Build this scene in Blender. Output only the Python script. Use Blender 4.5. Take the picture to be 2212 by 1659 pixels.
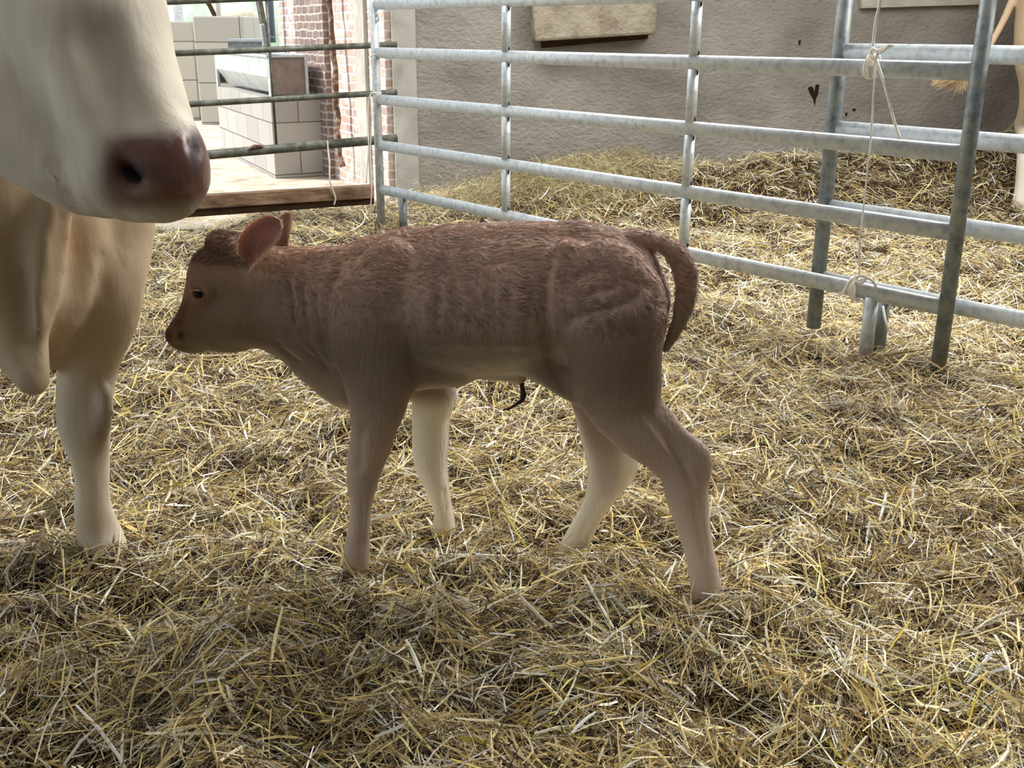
import bpy, math, random
import numpy as np
from mathutils import Vector, Matrix
random.seed(7); RNG = np.random.default_rng(7)
for o in list(bpy.data.objects): bpy.data.objects.remove(o, do_unlink=True)
SC = bpy.context.scene
COL = SC.collection
# ------------------------------------------------------------------ camera
F, PITCH, ROLL, CAMH = 2288.0, 0.3208, -0.0043, 1.25
CX, CY = 1106.0, 829.5
cp_, sp_ = math.cos(PITCH), math.sin(PITCH)
_r0 = np.array([1.0, 0, 0]); _f = np.array([0, cp_, -sp_]); _u0 = np.array([0, sp_, cp_])
CXA = math.cos(ROLL)*_r0 - math.sin(ROLL)*_u0
CYA = math.cos(ROLL)*_u0 + math.sin(ROLL)*_r0
CZA = _f
CAMP = np.array([0, 0, CAMH])
cam = bpy.data.cameras.new('camera'); camo = bpy.data.objects.new('camera', cam); COL.objects.link(camo)
cam.sensor_fit = 'HORIZONTAL'; cam.sensor_width = 36.0; cam.lens = 36.0*F/2212.0
cam.clip_start = 0.05; cam.clip_end = 300
M3 = Matrix((CXA, CYA, -CZA)).transposed()
camo.matrix_world = Matrix.Translation(Vector(CAMP)) @ M3.to_4x4()
SC.camera = camo
SC.view_settings.view_transform = 'Standard'; SC.view_settings.look = 'None'
SC.view_settings.gamma = 1.0; SC.view_settings.use_curve_mapping = False
SC.view_settings.exposure = 0.12
# ------------------------------------------------------------------ sky and lamps
W = bpy.data.worlds.new('sky'); SC.world = W; W.use_nodes = True
_bg = W.node_tree.nodes['Background']; _bg.inputs[0].default_value = (0.86, 0.94, 1.0, 1); _bg.inputs[1].default_value = 1.7
def area(name, loc, target, sx, sy, power, col=(1, 1, 1)):
    l = bpy.data.lights.new(name, 'AREA'); l.shape = 'RECTANGLE'; l.size = sx; l.size_y = sy; l.energy = power; l.color = col
    o = bpy.data.objects.new(name, l); COL.objects.link(o); o.location = loc
    o.rotation_euler = (Vector(target)-Vector(loc)).to_track_quat('-Z', 'Y').to_euler(); return o
area('added_area_lamp', (1.6, 5.6, 4.1), (0.9, 3.7, 0), 7.0, 1.2, 540, (1.0, 0.985, 0.955))  # unseen lamp added above and behind, brightens backs and straw
area('added_area_lamp', (3.8, 3.4, 4.1), (1.2, 3.0, 0), 1.2, 3.2, 200, (1.0, 0.98, 0.95))  # unseen lamp added at right, lifts the straw and back wall
area('added_area_lamp', (-0.5, 0.6, 4.1), (0.0, 2.2, 0), 4.0, 1.0, 28, (1.0, 0.99, 0.97))  # added front fill lamp for the side of the calf facing the camera
SUN = bpy.data.lights.new('sun', 'SUN'); SUN.energy = 6.0; SUN.angle = math.radians(8); SUN.color = (1.0, 0.96, 0.9)
_so = bpy.data.objects.new('sun', SUN); COL.objects.link(_so)
_so.rotation_euler = Vector((0.85, -0.12, -0.75)).to_track_quat('-Z', 'Y').to_euler()

# ------------------------------------------------------------------ pixel <-> place helpers
def ray(px, py):
    d = (px-CX)/F*CXA + (CY-py)/F*CYA + CZA
    return d
def at(px, py, Y):                      # point of the pixel's ray at distance y = Y
    d = ray(px, py); return CAMP + d*(Y/d[1])
def gnd(px, py, z=0.0):
    d = ray(px, py); return CAMP + d*((z-CAMH)/d[2])
def onplane(px, py, P, n):
    d = ray(px, py); n = np.asarray(n, float); return CAMP + d*(((np.asarray(P)-CAMP)@n)/(d@n))
def mpp(p): return float((np.asarray(p)-CAMP)@CZA)/F       # metres per pixel there

# ------------------------------------------------------------------ materials
def srgb(r, g, b):
    f = lambda c: (c/255/12.92) if c/255 <= 0.04045 else ((c/255+0.055)/1.055)**2.4
    return (f(r), f(g), f(b), 1)
def newmat(name, rough=0.7, spec=0.4, metal=0.0):
    m = bpy.data.materials.new(name); m.use_nodes = True
    nt = m.node_tree; b = nt.nodes['Principled BSDF']
    b.inputs['Roughness'].default_value = rough; b.inputs['Specular IOR Level'].default_value = spec; b.inputs['Metallic'].default_value = metal
    return m, nt, b
def N(nt, typ, **kw):
    n = nt.nodes.new(typ)
    for k, v in kw.items():
        if k in n.inputs: n.inputs[k].default_value = v
        else: setattr(n, k, v)
    return n
def noise_mat(name, cols, scale=8.0, rough=0.7, bump=0.0, bscale=None, spec=0.4, metal=0.0, detail=8, stretch=None, bdist=0.02, lo=0.3, hi=0.7, distort=0.0):
    m, nt, b = newmat(name, rough, spec, metal)
    tc = N(nt, 'ShaderNodeTexCoord'); src = tc.outputs['Object']
    if stretch:
        mp = N(nt, 'ShaderNodeMapping'); mp.inputs['Scale'].default_value = stretch
        nt.links.new(src, mp.inputs['Vector']); src = mp.outputs['Vector']
    n = N(nt, 'ShaderNodeTexNoise', Scale=scale, Detail=detail, Roughness=0.62, Distortion=distort); nt.links.new(src, n.inputs['Vector'])
    r = N(nt, 'ShaderNodeValToRGB'); e = r.color_ramp.elements
    e[0].position = lo; e[0].color = cols[0]; e[1].position = hi; e[1].color = cols[-1]
    for i, c in enumerate(cols[1:-1]):
        x = e.new(lo+(hi-lo)*(i+1)/(len(cols)-1)); x.color = c
    nt.links.new(n.outputs['Fac'], r.inputs['Fac']); nt.links.new(r.outputs['Color'], b.inputs['Base Color'])
    if bump:
        n2 = N(nt, 'ShaderNodeTexNoise', Scale=bscale or scale*4, Detail=6.0, Roughness=0.6); nt.links.new(src, n2.inputs['Vector'])
        bp = N(nt, 'ShaderNodeBump', Strength=bump, Distance=bdist); nt.links.new(n2.outputs['Fac'], bp.inputs['Height']); nt.links.new(bp.outputs['Normal'], b.inputs['Normal'])
    return m
def vcol_mat(name, attr='coat', rough=0.6, spec=0.3, bump=0, bscale=200, rattr=None, sheen=0.0, stretch=(1, 1, 1)):
    m, nt, b = newmat(name, rough, spec)
    a = N(nt, 'ShaderNodeAttribute', attribute_name=attr); nt.links.new(a.outputs['Color'], b.inputs['Base Color'])
    if rattr:
        a2 = N(nt, 'ShaderNodeAttribute', attribute_name=rattr)
        mr = N(nt, 'ShaderNodeMapRange'); mr.inputs['To Min'].default_value = rough; mr.inputs['To Max'].default_value = 0.22
        nt.links.new(a2.outputs['Fac'], mr.inputs['Value']); nt.links.new(mr.outputs['Result'], b.inputs['Roughness'])
    if bump:
        tc = N(nt, 'ShaderNodeTexCoord'); mp = N(nt, 'ShaderNodeMapping'); mp.inputs['Scale'].default_value = stretch
        nt.links.new(tc.outputs['Object'], mp.inputs['Vector'])
        n2 = N(nt, 'ShaderNodeTexNoise', Scale=bscale, Detail=4.0); nt.links.new(mp.outputs['Vector'], n2.inputs['Vector'])
        bp = N(nt, 'ShaderNodeBump', Strength=bump, Distance=0.01); nt.links.new(n2.outputs['Fac'], bp.inputs['Height']); nt.links.new(bp.outputs['Normal'], b.inputs['Normal'])
    return m
def plain(name, c, rough=0.6, spec=0.4, metal=0.0):
    m, nt, b = newmat(name, rough, spec, metal); b.inputs['Base Color'].default_value = c; return m
def brick_mat(name, cols, mortar, bw, bh, msize, scale=1.0, bump=0.6, white=0.0, seed=0.0, warp=0.012, offset=0.5):
    m, nt, b = newmat(name, 0.85, 0.25)
    tc = N(nt, 'ShaderNodeTexCoord')
    nz = N(nt, 'ShaderNodeTexNoise', Scale=9.0, Detail=4.0); nt.links.new(tc.outputs['UV'], nz.inputs['Vector'])
    sub = N(nt, 'ShaderNodeVectorMath', operation='SUBTRACT'); sub.inputs[1].default_value = (.5, .5, .5); nt.links.new(nz.outputs['Color'], sub.inputs[0])
    scl = N(nt, 'ShaderNodeVectorMath', operation='SCALE'); scl.inputs['Scale'].default_value = warp*4; nt.links.new(sub.outputs[0], scl.inputs[0])
    add = N(nt, 'ShaderNodeVectorMath', operation='ADD'); nt.links.new(tc.outputs['UV'], add.inputs[0]); nt.links.new(scl.outputs[0], add.inputs[1])
    br = N(nt, 'ShaderNodeTexBrick', Scale=1.0); br.inputs['Brick Width'].default_value = bw; br.inputs['Row Height'].default_value = bh
    br.inputs['Mortar Size'].default_value = msize; br.inputs['Mortar Smooth'].default_value = 0.3; br.inputs['Bias'].default_value = 0.0; br.offset = offset
    br.inputs['Color1'].default_value = cols[0]; br.inputs['Color2'].default_value = cols[1]; br.inputs['Mortar'].default_value = mortar
    nt.links.new(add.outputs[0], br.inputs['Vector'])
    n3 = N(nt, 'ShaderNodeTexNoise', Scale=5.0, Detail=8.0, Roughness=0.7); nt.links.new(tc.outputs['UV'], n3.inputs['Vector'])
    rp = N(nt, 'ShaderNodeValToRGB'); rp.color_ramp.elements[0].position = 0.47; rp.color_ramp.elements[1].position = 0.6
    nt.links.new(n3.outputs['Fac'], rp.inputs['Fac'])
    ml = N(nt, 'ShaderNodeMath', operation='MULTIPLY'); ml.inputs[1].default_value = white; nt.links.new(rp.outputs['Color'], ml.inputs[0])
    mx = N(nt, 'ShaderNodeMixRGB'); mx.inputs['Color2'].default_value = mortar
    nt.links.new(ml.outputs[0], mx.inputs['Fac']); nt.links.new(br.outputs['Color'], mx.inputs['Color1'])
    nt.links.new(mx.outputs['Color'], b.inputs['Base Color'])
    bp = N(nt, 'ShaderNodeBump', Strength=bump, Distance=0.012); bp.invert = True
    nt.links.new(br.outputs['Fac'], bp.inputs['Height']); nt.links.new(bp.outputs['Normal'], b.inputs['Normal'])
    return m

MT = {}
MT['galv'] = noise_mat('galvanised_steel', [srgb(165, 172, 178), srgb(200, 207, 212), srgb(216, 218, 214)], 30, 0.42, 0.25, 120, 0.5, 0.25, bdist=0.002)
MT['galv_dull'] = noise_mat('dull_galvanised_steel', [srgb(92, 96, 98), srgb(130, 138, 140), srgb(150, 150, 140)], 25, 0.5, 0.3, 90, 0.5, 0.4, bdist=0.002)
MT['galv_old'] = noise_mat('weathered_pipe', [srgb(60, 60, 50), srgb(96, 98, 90), srgb(130, 130, 120)], 18, 0.6, 0.4, 90, 0.4, 0.25, bdist=0.003)
MT['tin'] = noise_mat('trough_tin', [srgb(160, 166, 170), srgb(196, 202, 206)], 6, 0.4, 0.0, spec=0.5, metal=0.35)
MT['dark_tin'] = noise_mat('dull_tin', [srgb(105, 95, 88), srgb(135, 124, 116)], 9, 0.6, 0.1, spec=0.3)
MT['plaster'] = noise_mat('rough_render', [srgb(130, 123, 114), srgb(153, 147, 139), srgb(172, 166, 158)], 1.6, 0.9, 0.9, 26, 0.2, stretch=(1, 1, 1.5), bdist=0.02, detail=10)
MT['jamb'] = noise_mat('pale_cement', [srgb(150, 146, 138), srgb(190, 187, 180)], 4, 0.85, 0.3, 40, 0.2, bdist=0.005)
MT['ledge'] = noise_mat('ledge_render', [srgb(118, 106, 90), srgb(160, 150, 132), srgb(178, 168, 150)], 5, 0.9, 0.9, 22, 0.2, bdist=0.02)
MT['brick'] = brick_mat('old_brick', [srgb(194, 162, 148), srgb(158, 138, 130)], srgb(212, 205, 200), 0.215, 0.070, 0.011, white=0.8)
MT['brick_shade'] = brick_mat('shaded_brick', [srgb(130, 106, 98), srgb(112, 98, 94)], srgb(176, 168, 162), 0.215, 0.070, 0.010, white=0.3)  # darker copy of the old brick, carries the shade of one wall band
MT['block'] = brick_mat('concrete_block', [srgb(168, 165, 160), srgb(150, 147, 142)], srgb(104, 100, 95), 0.5, 0.232, 0.006, white=0.0, bump=0.5, warp=0.002)
MT['bigblock'] = noise_mat('cast_concrete', [srgb(150, 144, 134), srgb(188, 182, 172), srgb(205, 200, 192)], 3, 0.85, 0.3, 30, 0.2, bdist=0.01)
MT['yard'] = noise_mat('yard_concrete', [srgb(140, 126, 106), srgb(182, 172, 156), srgb(204, 198, 186)], 3.5, 0.85, 0.35, 40, 0.25, bdist=0.01)
MT['roof'] = plain('added_roof_sheet', srgb(96, 92, 86), 0.9, 0.1)
MT['wood'] = noise_mat('sawn_timber', [srgb(86, 66, 50), srgb(128, 104, 84), srgb(160, 136, 112)], 3.5, 0.8, 0.4, 14, 0.2, stretch=(0.7, 5, 9), bdist=0.006)
MT['wood_dark'] = noise_mat('dark_timber', [srgb(44, 32, 24), srgb(84, 62, 42)], 4, 0.85, 0.4, 16, 0.2, stretch=(1, 5, 9), bdist=0.006)
MT['wood_white'] = noise_mat('whitewashed_timber', [srgb(176, 168, 154), srgb(214, 208, 196)], 5, 0.8, 0.2, 20, 0.2, stretch=(1, 5, 9))
MT['rust'] = noise_mat('rusty_iron', [srgb(60, 46, 38), srgb(112, 88, 72), srgb(190, 174, 160)], 22, 0.85, 0.5, 60, 0.2, bdist=0.006)
MT['pipe'] = plain('grey_plastic_pipe', srgb(96, 112, 128), 0.35, 0.5)
MT['twine'] = noise_mat('white_twine', [srgb(222, 216, 204), srgb(246, 243, 238)], 60, 0.7, 0.5, 400, 0.3, bdist=0.002)
MT['black'] = plain('black_plastic', srgb(18, 18, 18), 0.5)
MT['grass'] = noise_mat('meadow', [srgb(120, 160, 90), srgb(170, 200, 130)], 3, 0.9)
MT['leaf'] = noise_mat('hedge_leaves', [srgb(196, 214, 188), srgb(226, 234, 214)], 2.5, 0.8)
MT['bed'] = noise_mat('trodden_straw_bed', [srgb(30, 22, 13), srgb(62, 48, 30), srgb(104, 82, 50)], 40, 0.95, 1.0, 90, 0.1, bdist=0.02)
MT['hoof'] = noise_mat('hoof_horn', [srgb(48, 42, 36), srgb(92, 82, 70)], 30, 0.5, 0.2, 100, 0.4, stretch=(1, 1, 4))
MT['eye'] = plain('eye_black', (0.003, 0.003, 0.004, 1), 0.12, 0.35)
MT['cord'] = noise_mat('dried_cord', [srgb(18, 12, 10), srgb(50, 34, 28)], 60, 0.5, 0.5, 150, 0.4, bdist=0.004)
MT['hayc'] = noise_mat('tan_hay', [srgb(186, 170, 146), srgb(216, 204, 184)], 12, .9)
MT['hole'] = plain('dark_chip', srgb(44, 34, 28), 0.95, 0.05)

# ------------------------------------------------------------------ objects
def tag(o, label, cat, group=None, kind=None):
    o['label'] = label; o['category'] = cat
    if group: o['group'] = group
    if kind: o['kind'] = kind
    return o
def thing(name, loc, label, cat, group=None, kind=None):
    o = bpy.data.objects.new(name, None); COL.objects.link(o); o.location = loc; o.empty_display_size = 0.1
    return tag(o, label, cat, group, kind)
def mesh_obj(name, V, Fc, mat, parent=None, smooth=False, uv=None):
    me = bpy.data.meshes.new(name)
    V = [tuple(map(float, v)) for v in V]
    me.from_pydata(V, [], [tuple(map(int, f)) for f in Fc]); me.update()
    if uv is not None:
        l = me.uv_layers.new(name='UVMap'); l.data.foreach_set('uv', np.array(uv, dtype=np.float32).ravel())
    if smooth: me.polygons.foreach_set('use_smooth', [True]*len(me.polygons))
    o = bpy.data.objects.new(name, me); COL.objects.link(o)
    if mat: me.materials.append(mat)
    if parent:
        o.parent = parent; o.matrix_parent_inverse = Matrix.Translation(-Vector(parent.location))
    return o
class MB:
    def __init__(s): s.v = []; s.f = []; s.uv = []
    def box8(s, c, uvs=None):          # c: 8 corners, bottom 0-3 (ccw from above), top 4-7
        n = len(s.v); s.v += [tuple(p) for p in c]
        fs = [(0, 3, 2, 1), (4, 5, 6, 7), (0, 1, 5, 4), (1, 2, 6, 5), (2, 3, 7, 6), (3, 0, 4, 7)]
        for f in fs:
            s.f.append(tuple(n+i for i in f))
            P = [np.array(c[i], float) for i in f]
            e = P[1]-P[0]; L = np.linalg.norm(e); H = np.linalg.norm(P[3]-P[0])
            if f in (fs[0], fs[1]): s.uv += [(0, 0), (L, 0), (L, H), (0, H)]
            else:
                z0 = P[0][2]; s.uv += [(0, P[0][2]), (L, P[1][2]), (L, P[2][2]), (0, P[3][2])]
    def prism(s, base, z0, z1):        # 4 ground points
        s.box8([(p[0], p[1], z0) for p in base]+[(p[0], p[1], z1) for p in base])
    def line_box(s, A, B, thick, z0, z1, z0b=None, z1b=None):   # vertical slab from A to B, thick away on the left side of A->B
        A = np.array(A[:2], float); B = np.array(B[:2], float); d = (B-A)/np.linalg.norm(B-A); n = np.array([-d[1], d[0]])*thick
        P = [A, B, B+n, A+n]; z0b = z0 if z0b is None else z0b; z1b = z1 if z1b is None else z1b
        s.box8([(P[0][0], P[0][1], z0), (P[1][0], P[1][1], z0b), (P[2][0], P[2][1], z0b), (P[3][0], P[3][1], z0),
                (P[0][0], P[0][1], z1), (P[1][0], P[1][1], z1b), (P[2][0], P[2][1], z1b), (P[3][0], P[3][1], z1)])
    def bar(s, A, B, w, h, up=(0, 0, 1)):
        A = np.array(A, float); B = np.array(B, float); d = (B-A)/np.linalg.norm(B-A)
        sd = np.cross(d, up); sd /= np.linalg.norm(sd); u = np.cross(sd, d)
        c = []
        for zz in (-1, 1):
            for (P, q) in ((A, -1), (B, -1), (B, 1), (A, 1)): c.append(P+sd*q*-w/2*1+u*zz*h/2)
        s.box8(c)
    def tube(s, pts, r, seg=12, rz=None, up=None, cap=True):    # r lateral radius (or list), rz radius along up
        P = [np.array(p, float) for p in pts]; n0 = len(s.v); m = len(P)
        R = r if hasattr(r, '__len__') else [r]*m
        RZ = R if rz is None else (rz if hasattr(rz, '__len__') else [rz]*m)
        prev = None
        for i in range(m):
            d = P[min(i+1, m-1)]-P[max(i-1, 0)]; d /= np.linalg.norm(d)+1e-12
            if up is not None: ref = np.array(up, float)
            elif prev is not None: ref = prev
            else: ref = np.array([0, 0, 1.0]) if abs(d[2]) < 0.9 else np.array([0, 1.0, 0])
            u = ref-d*(ref@d); u /= np.linalg.norm(u)+1e-12; prev = u; sd = np.cross(d, u)
            for k in range(seg):
                a = 2*math.pi*k/seg; s.v.append(tuple(P[i]+sd*math.cos(a)*R[i]+u*math.sin(a)*RZ[i]))
        for i in range(m-1):
            for k in range(seg):
                a = n0+i*seg+k; b = n0+i*seg+(k+1) % seg
                s.f.append((a, b, b+seg, a+seg)); s.uv += [(0, 0)]*4
        if cap:
            s.f.append(tuple(n0+k for k in range(seg))[::-1]); s.uv += [(0, 0)]*seg
            s.f.append(tuple(n0+(m-1)*seg+k for k in range(seg))); s.uv += [(0, 0)]*seg
    def quad(s, a, b, c, d):
        n = len(s.v); s.v += [tuple(a), tuple(b), tuple(c), tuple(d)]; s.f.append((n, n+1, n+2, n+3)); s.uv += [(0, 0)]*4
    def build(s, name, mat, parent=None, smooth=False, bevel=0.0, auto=False):
        o = mesh_obj(name, s.v, s.f, mat, parent, smooth, s.uv)
        if bevel:
            b = o.modifiers.new('bevel', 'BEVEL'); b.width = bevel; b.segments = 2; b.limit_method = 'ANGLE'
        return o

# smooth value noise (2D / 3D) for terrain and coats
_L = {}
def vnoise2(x, y, seed):
    if seed not in _L: _L[seed] = np.random.default_rng(seed).random((256, 256))
    T = _L[seed]; xi = np.floor(x).astype(int); yi = np.floor(y).astype(int); fx = x-xi; fy = y-yi
    fx = fx*fx*(3-2*fx); fy = fy*fy*(3-2*fy); a = xi & 255; b = yi & 255; a1 = (a+1) & 255; b1 = (b+1) & 255
    return (T[a, b]*(1-fx)+T[a1, b]*fx)*(1-fy)+(T[a, b1]*(1-fx)+T[a1, b1]*fx)*fy-0.5
def vnoise3(p, seed):
    k = ('3', seed)
    if k not in _L: _L[k] = np.random.default_rng(seed).random((64, 64, 64))
    T = _L[k]; pi = np.floor(p).astype(int); f = p-pi; f = f*f*(3-2*f); i0 = pi & 63; i1 = (pi+1) & 63
    r = 0
    for a in (0, 1):
        for b in (0, 1):
            for c in (0, 1):
                w = (f[..., 0] if a else 1-f[..., 0])*(f[..., 1] if b else 1-f[..., 1])*(f[..., 2] if c else 1-f[..., 2])
                r = r+w*T[(i1 if a else i0)[..., 0], (i1 if b else i0)[..., 1], (i1 if c else i0)[..., 2]]
    return r-0.5

# ------------------------------------------------------------------ the building
WA = np.array([-0.86, 8.30]); WD = np.array([1.0, 0.10]); WD /= np.linalg.norm(WD)      # back wall line
def wall_y(x): return WA[1]+(x-WA[0])*0.10
BRA = np.array([-0.98, 8.45]); BRB = np.array([-2.425, 11.51])                          # brick wall line
m = MB(); m.line_box(WA, WA+WD*9.5, 0.3, -0.1, 4.4)
o = m.build('wall_back', MT['plaster']); o['kind'] = 'structure'
def pw(px, py, off=0.0):                # pixel onto back wall face, off metres in front
    n = np.array([WD[1], -WD[0], 0]); P = np.array([WA[0], WA[1], 0])+n*off
    return onplane(px, py, P, n)
m = MB(); a = pw(850, 200); b = pw(902, 200)
m.line_box((a[0], a[1]-0.03), (b[0], b[1]-0.03), 0.34, -0.1, 4.4); o = m.build('trim_1', MT['jamb'], bevel=0.01); o['kind'] = 'structure'
bd = (BRB-BRA)/np.linalg.norm(BRB-BRA); bn = np.array([-bd[1], bd[0]])                 # bn points left, toward the yard
m = MB(); m.line_box(BRB, BRA, 0.35, -0.1, 4.4); o = m.build('wall_left', MT['brick']); o['kind'] = 'structure'
def pbr(px, py, off=0.0): return onplane(px, py, np.array([BRA[0], BRA[1], 0])+np.append(bn*off, 0), np.append(bn, 0))
a = pbr(716, 200)[:2]; b = pbr(655, 200)[:2]
m = MB(); m.line_box(b+bn*0.05, a+bn*0.05, 0.09, -0.1, 4.4); o = m.build('shaded_wall_band', MT['brick_shade']); o['kind'] = 'structure'  # band with the wall's shade put into its brick colour
a = pbr(798, 200)[:2]; b = pbr(778, 200)[:2]
m = MB(); m.line_box(b+bn*0.03, a+bn*0.03, 0.05, -0.1, 4.4); o = m.build('trim_3', MT['jamb']); o['kind'] = 'structure'
# yard floor and meadow beyond
m = MB(); m.box8([(-16, 5.2, -0.2), (-0.86, 7.35, -0.2), (-0.86, 22, -0.2), (-16, 22, -0.2), (-16, 5.2, -0.03), (-0.86, 7.35, -0.03), (-0.86, 22, -0.03), (-16, 22, -0.03)])
o = m.build('floor', MT['yard']); o['kind'] = 'structure'
m = MB(); m.box8([(-9, -6, -0.4), (9.2, -6, -0.4), (9.2, 9.6, -0.4), (-9, 9.6, -0.4), (-9, -6, -0.22), (9.2, -6, -0.22), (9.2, 9.6, -0.22), (-9, 9.6, -0.22)])
o = m.build('floor', MT['bed']); o['kind'] = 'structure'
m = MB(); m.box8([(-60, 22.02, -0.3), (40, 22.02, -0.3), (40, 90, -0.3), (-60, 90, -0.3), (-60, 22.02, -0.05), (40, 22.02, -0.05), (40, 90, 1.5), (-60, 90, 1.5)])
o = m.build('meadow', MT['grass']); o['kind'] = 'structure'
# unseen roof over the pen, added to keep sky and sun off it
m = MB(); m.box8([(-9, -6, 4.4), (9.5, -6, 4.4), (9.5, 9.7, 4.4), (-9, 8.2, 4.4), (-9, -6, 4.5), (9.5, -6, 4.5), (9.5, 9.7, 4.5), (-9, 8.2, 4.5)])
o = m.build('roof_light_block', MT['roof']); o['kind'] = 'structure'
m = MB(); m.line_box((9.2, -6), (9.2, 9.5), -0.2, -0.1, 4.4); o = m.build('wall_right', MT['plaster']); o['kind'] = 'structure'
m = MB(); m.line_box((-9, -6), (9.2, -6), -0.2, -0.1, 4.4); o = m.build('wall_light_block', MT['plaster']); o['kind'] = 'structure'  # unseen wall behind the camera, added to keep the calf's near side dark

# ledge, board and chips on the back wall
d0 = np.append(WD, 0); nn = np.array([WD[1], -WD[0], 0])
def wall_block(pxs, depth, off=0.0):
    fr = [pw(x, y, depth+off) for x, y in pxs]; bk = [p-nn*depth for p in fr]
    return [fr[0], fr[1], bk[1], bk[0], fr[3], fr[2], bk[2], bk[3]]
m = MB(); m.box8(wall_block([(1156, 90), (1418, 74), (1430, -130), (1140, -110)], 0.22))
lg = m.build('masonry_ledge', MT['ledge'], bevel=0.02); tag(lg, 'rough rendered masonry ledge jutting from the grey back wall', 'ledge')
m = MB(); m.box8(wall_block([(1170, 104), (1400, 84), (1400, 60), (1170, 70)], 0.05)); b2 = m.build('ledge_shade_strip', MT['wood_dark'], lg)  # dark strip standing in for the shade under the ledge
m = MB(); m.box8(wall_block([(1862, 18), (2120, 10), (2122, -70), (1860, -70)], 0.05))
tag(m.build('wall_board', MT['wood_white'], bevel=0.004), 'whitewashed wooden board fixed high on the back wall at right', 'board')
def chip(pts, label):
    V = [pw(x, y, 0.004) for x, y in pts]; V += [pw(x, y, -0.01) for x, y in pts]; k = len(pts)
    Fs = [tuple(range(k))]+[(i, (i+1) % k, (i+1) % k+k, i+k) for i in range(k)]
    return tag(mesh_obj('plaster_chip', V, Fs, MT['hole']), label, 'wall damage', 'chips in the back wall')
chip([(1745, 190), (1752, 186), (1757, 190), (1759, 199), (1762, 183), (1770, 182), (1767, 205), (1763, 212), (1760, 229), (1757, 214), (1750, 203)], 'heart shaped dark chip in the grey render of the back wall')
chip([(1725, 88), (1730, 87), (1729, 97), (1726, 98)], 'small dark nick high above the heart shaped chip')
chip([(1841, 235), (1849, 234), (1848, 239), (1843, 241)], 'small dark nick right of the leaning post, upper of two')
chip([(1826, 244), (1831, 243), (1830, 250), (1826, 251)], 'small dark nick right of the leaning post, lower of two')

# ------------------------------------------------------------------ steel panels
P0 = np.array([-0.880, 7.069]); P1 = np.array([1.655, 3.927]); RB, RS = 0.2577, 0.2883
PD = (P1-P0)/np.linalg.norm(P1-P0); PN = np.array([PD[1], -PD[0]])       # PN: toward the camera side?
if PN@(np.array([0, 0])-P0) < 0: PN = -PN
PN3 = np.append(PN, 0); PL = np.linalg.norm(P1-P0)
def pan(t, z, off=0.0): p = P0+PD*t*PL+PN*off; return np.array([p[0], p[1], z])
def ppx(px, py, off=0.0): return onplane(px, py, np.append(P0, 0)+PN3*off, PN3)
def lug(parent, P, d):
    V = []; Fs = []; seg = 14
    up = np.array([0, 0, 1.0]); d = np.array([d[0], d[1], 0.0]); n = np.cross(d, up)
    for s_ in (-1, 1):
        for r in (0.024, 0.011):
            for k in range(seg):
                a = 2*math.pi*k/seg; V.append(P+(d*math.cos(a)+up*math.sin(a))*r+n*0.003*s_)
    g = lambda s_, r, k: s_*2*seg+r*seg+k % seg
    for k in range(seg):
        Fs += [(g(0, 0, k), g(0, 0, k+1), g(0, 1, k+1), g(0, 1, k)), (g(1, 0, k), g(1, 1, k), g(1, 1, k+1), g(1, 0, k+1)),
               (g(0, 0, k), g(1, 0, k), g(1, 0, k+1), g(0, 0, k+1)), (g(0, 1, k), g(0, 1, k+1), g(1, 1, k+1), g(1, 1, k))]
    return mesh_obj('lug', V, Fs, MT['galv'], parent)
pn = thing('cattle_panel', tuple(pan(0.5, 0)), 'long galvanised steel panel of oval rails dividing the straw pens behind the calf', 'fence panel')
def rail(parent, A, B, mat=None, r=0.019, rz=0.033):
    m = MB(); seg = 20; m.tube([A, B], r, seg, rz, up=(0, 0, 1)); o = m.build('rail', mat or MT['galv'], parent, True); return o
def post(parent, A, B, r=0.029, mat=None, name='post'):
    m = MB(); m.tube([A, B], r, 20, up=None); return m.build(name, mat or MT['galv'], parent, True)
for k in range(6): rail(pn, pan(0, RB+RS*k), pan(1, RB+RS*k))
post(pn, pan(0, 0.0), pan(0, RB+RS*5+0.03), 0.027); post(pn, pan(1, -0.02), pan(1, RB+RS*5+0.06), 0.029, MT['galv_dull'])
for t in (0.3315, 0.667):
    for k in range(5):
        post(pn, pan(t, RB+RS*k+0.028), pan(t, RB+RS*(k+1)-0.028), 0.025)
        for zz in (RB+RS*k+0.04, RB+RS*(k+1)-0.04):
            mm = MB(); c = pan(t, zz)+np.array([PD[0], PD[1], 0])*0.026; mm.bar(c-np.array([0, 0, .009]), c+np.array([0, 0, .009]), 0.006, 0.006, up=(1, 0, 0)); mm.build('weld_vent', MT['black'], pn)
fa = ppx(870, 440); post(pn, (fa[0], fa[1], -0.02), (fa[0], fa[1], RB-0.02), 0.027, MT['galv_dull'], 'foot')
fa = ppx(1882, 655); post(pn, (fa[0], fa[1], 0.0), (fa[0], fa[1], RB-0.02), 0.028, None, 'foot')
for z in (1.33, 0.40): lug(pn, pan(0, z)+np.append(PD, 0)*0.035, PD)
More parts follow.
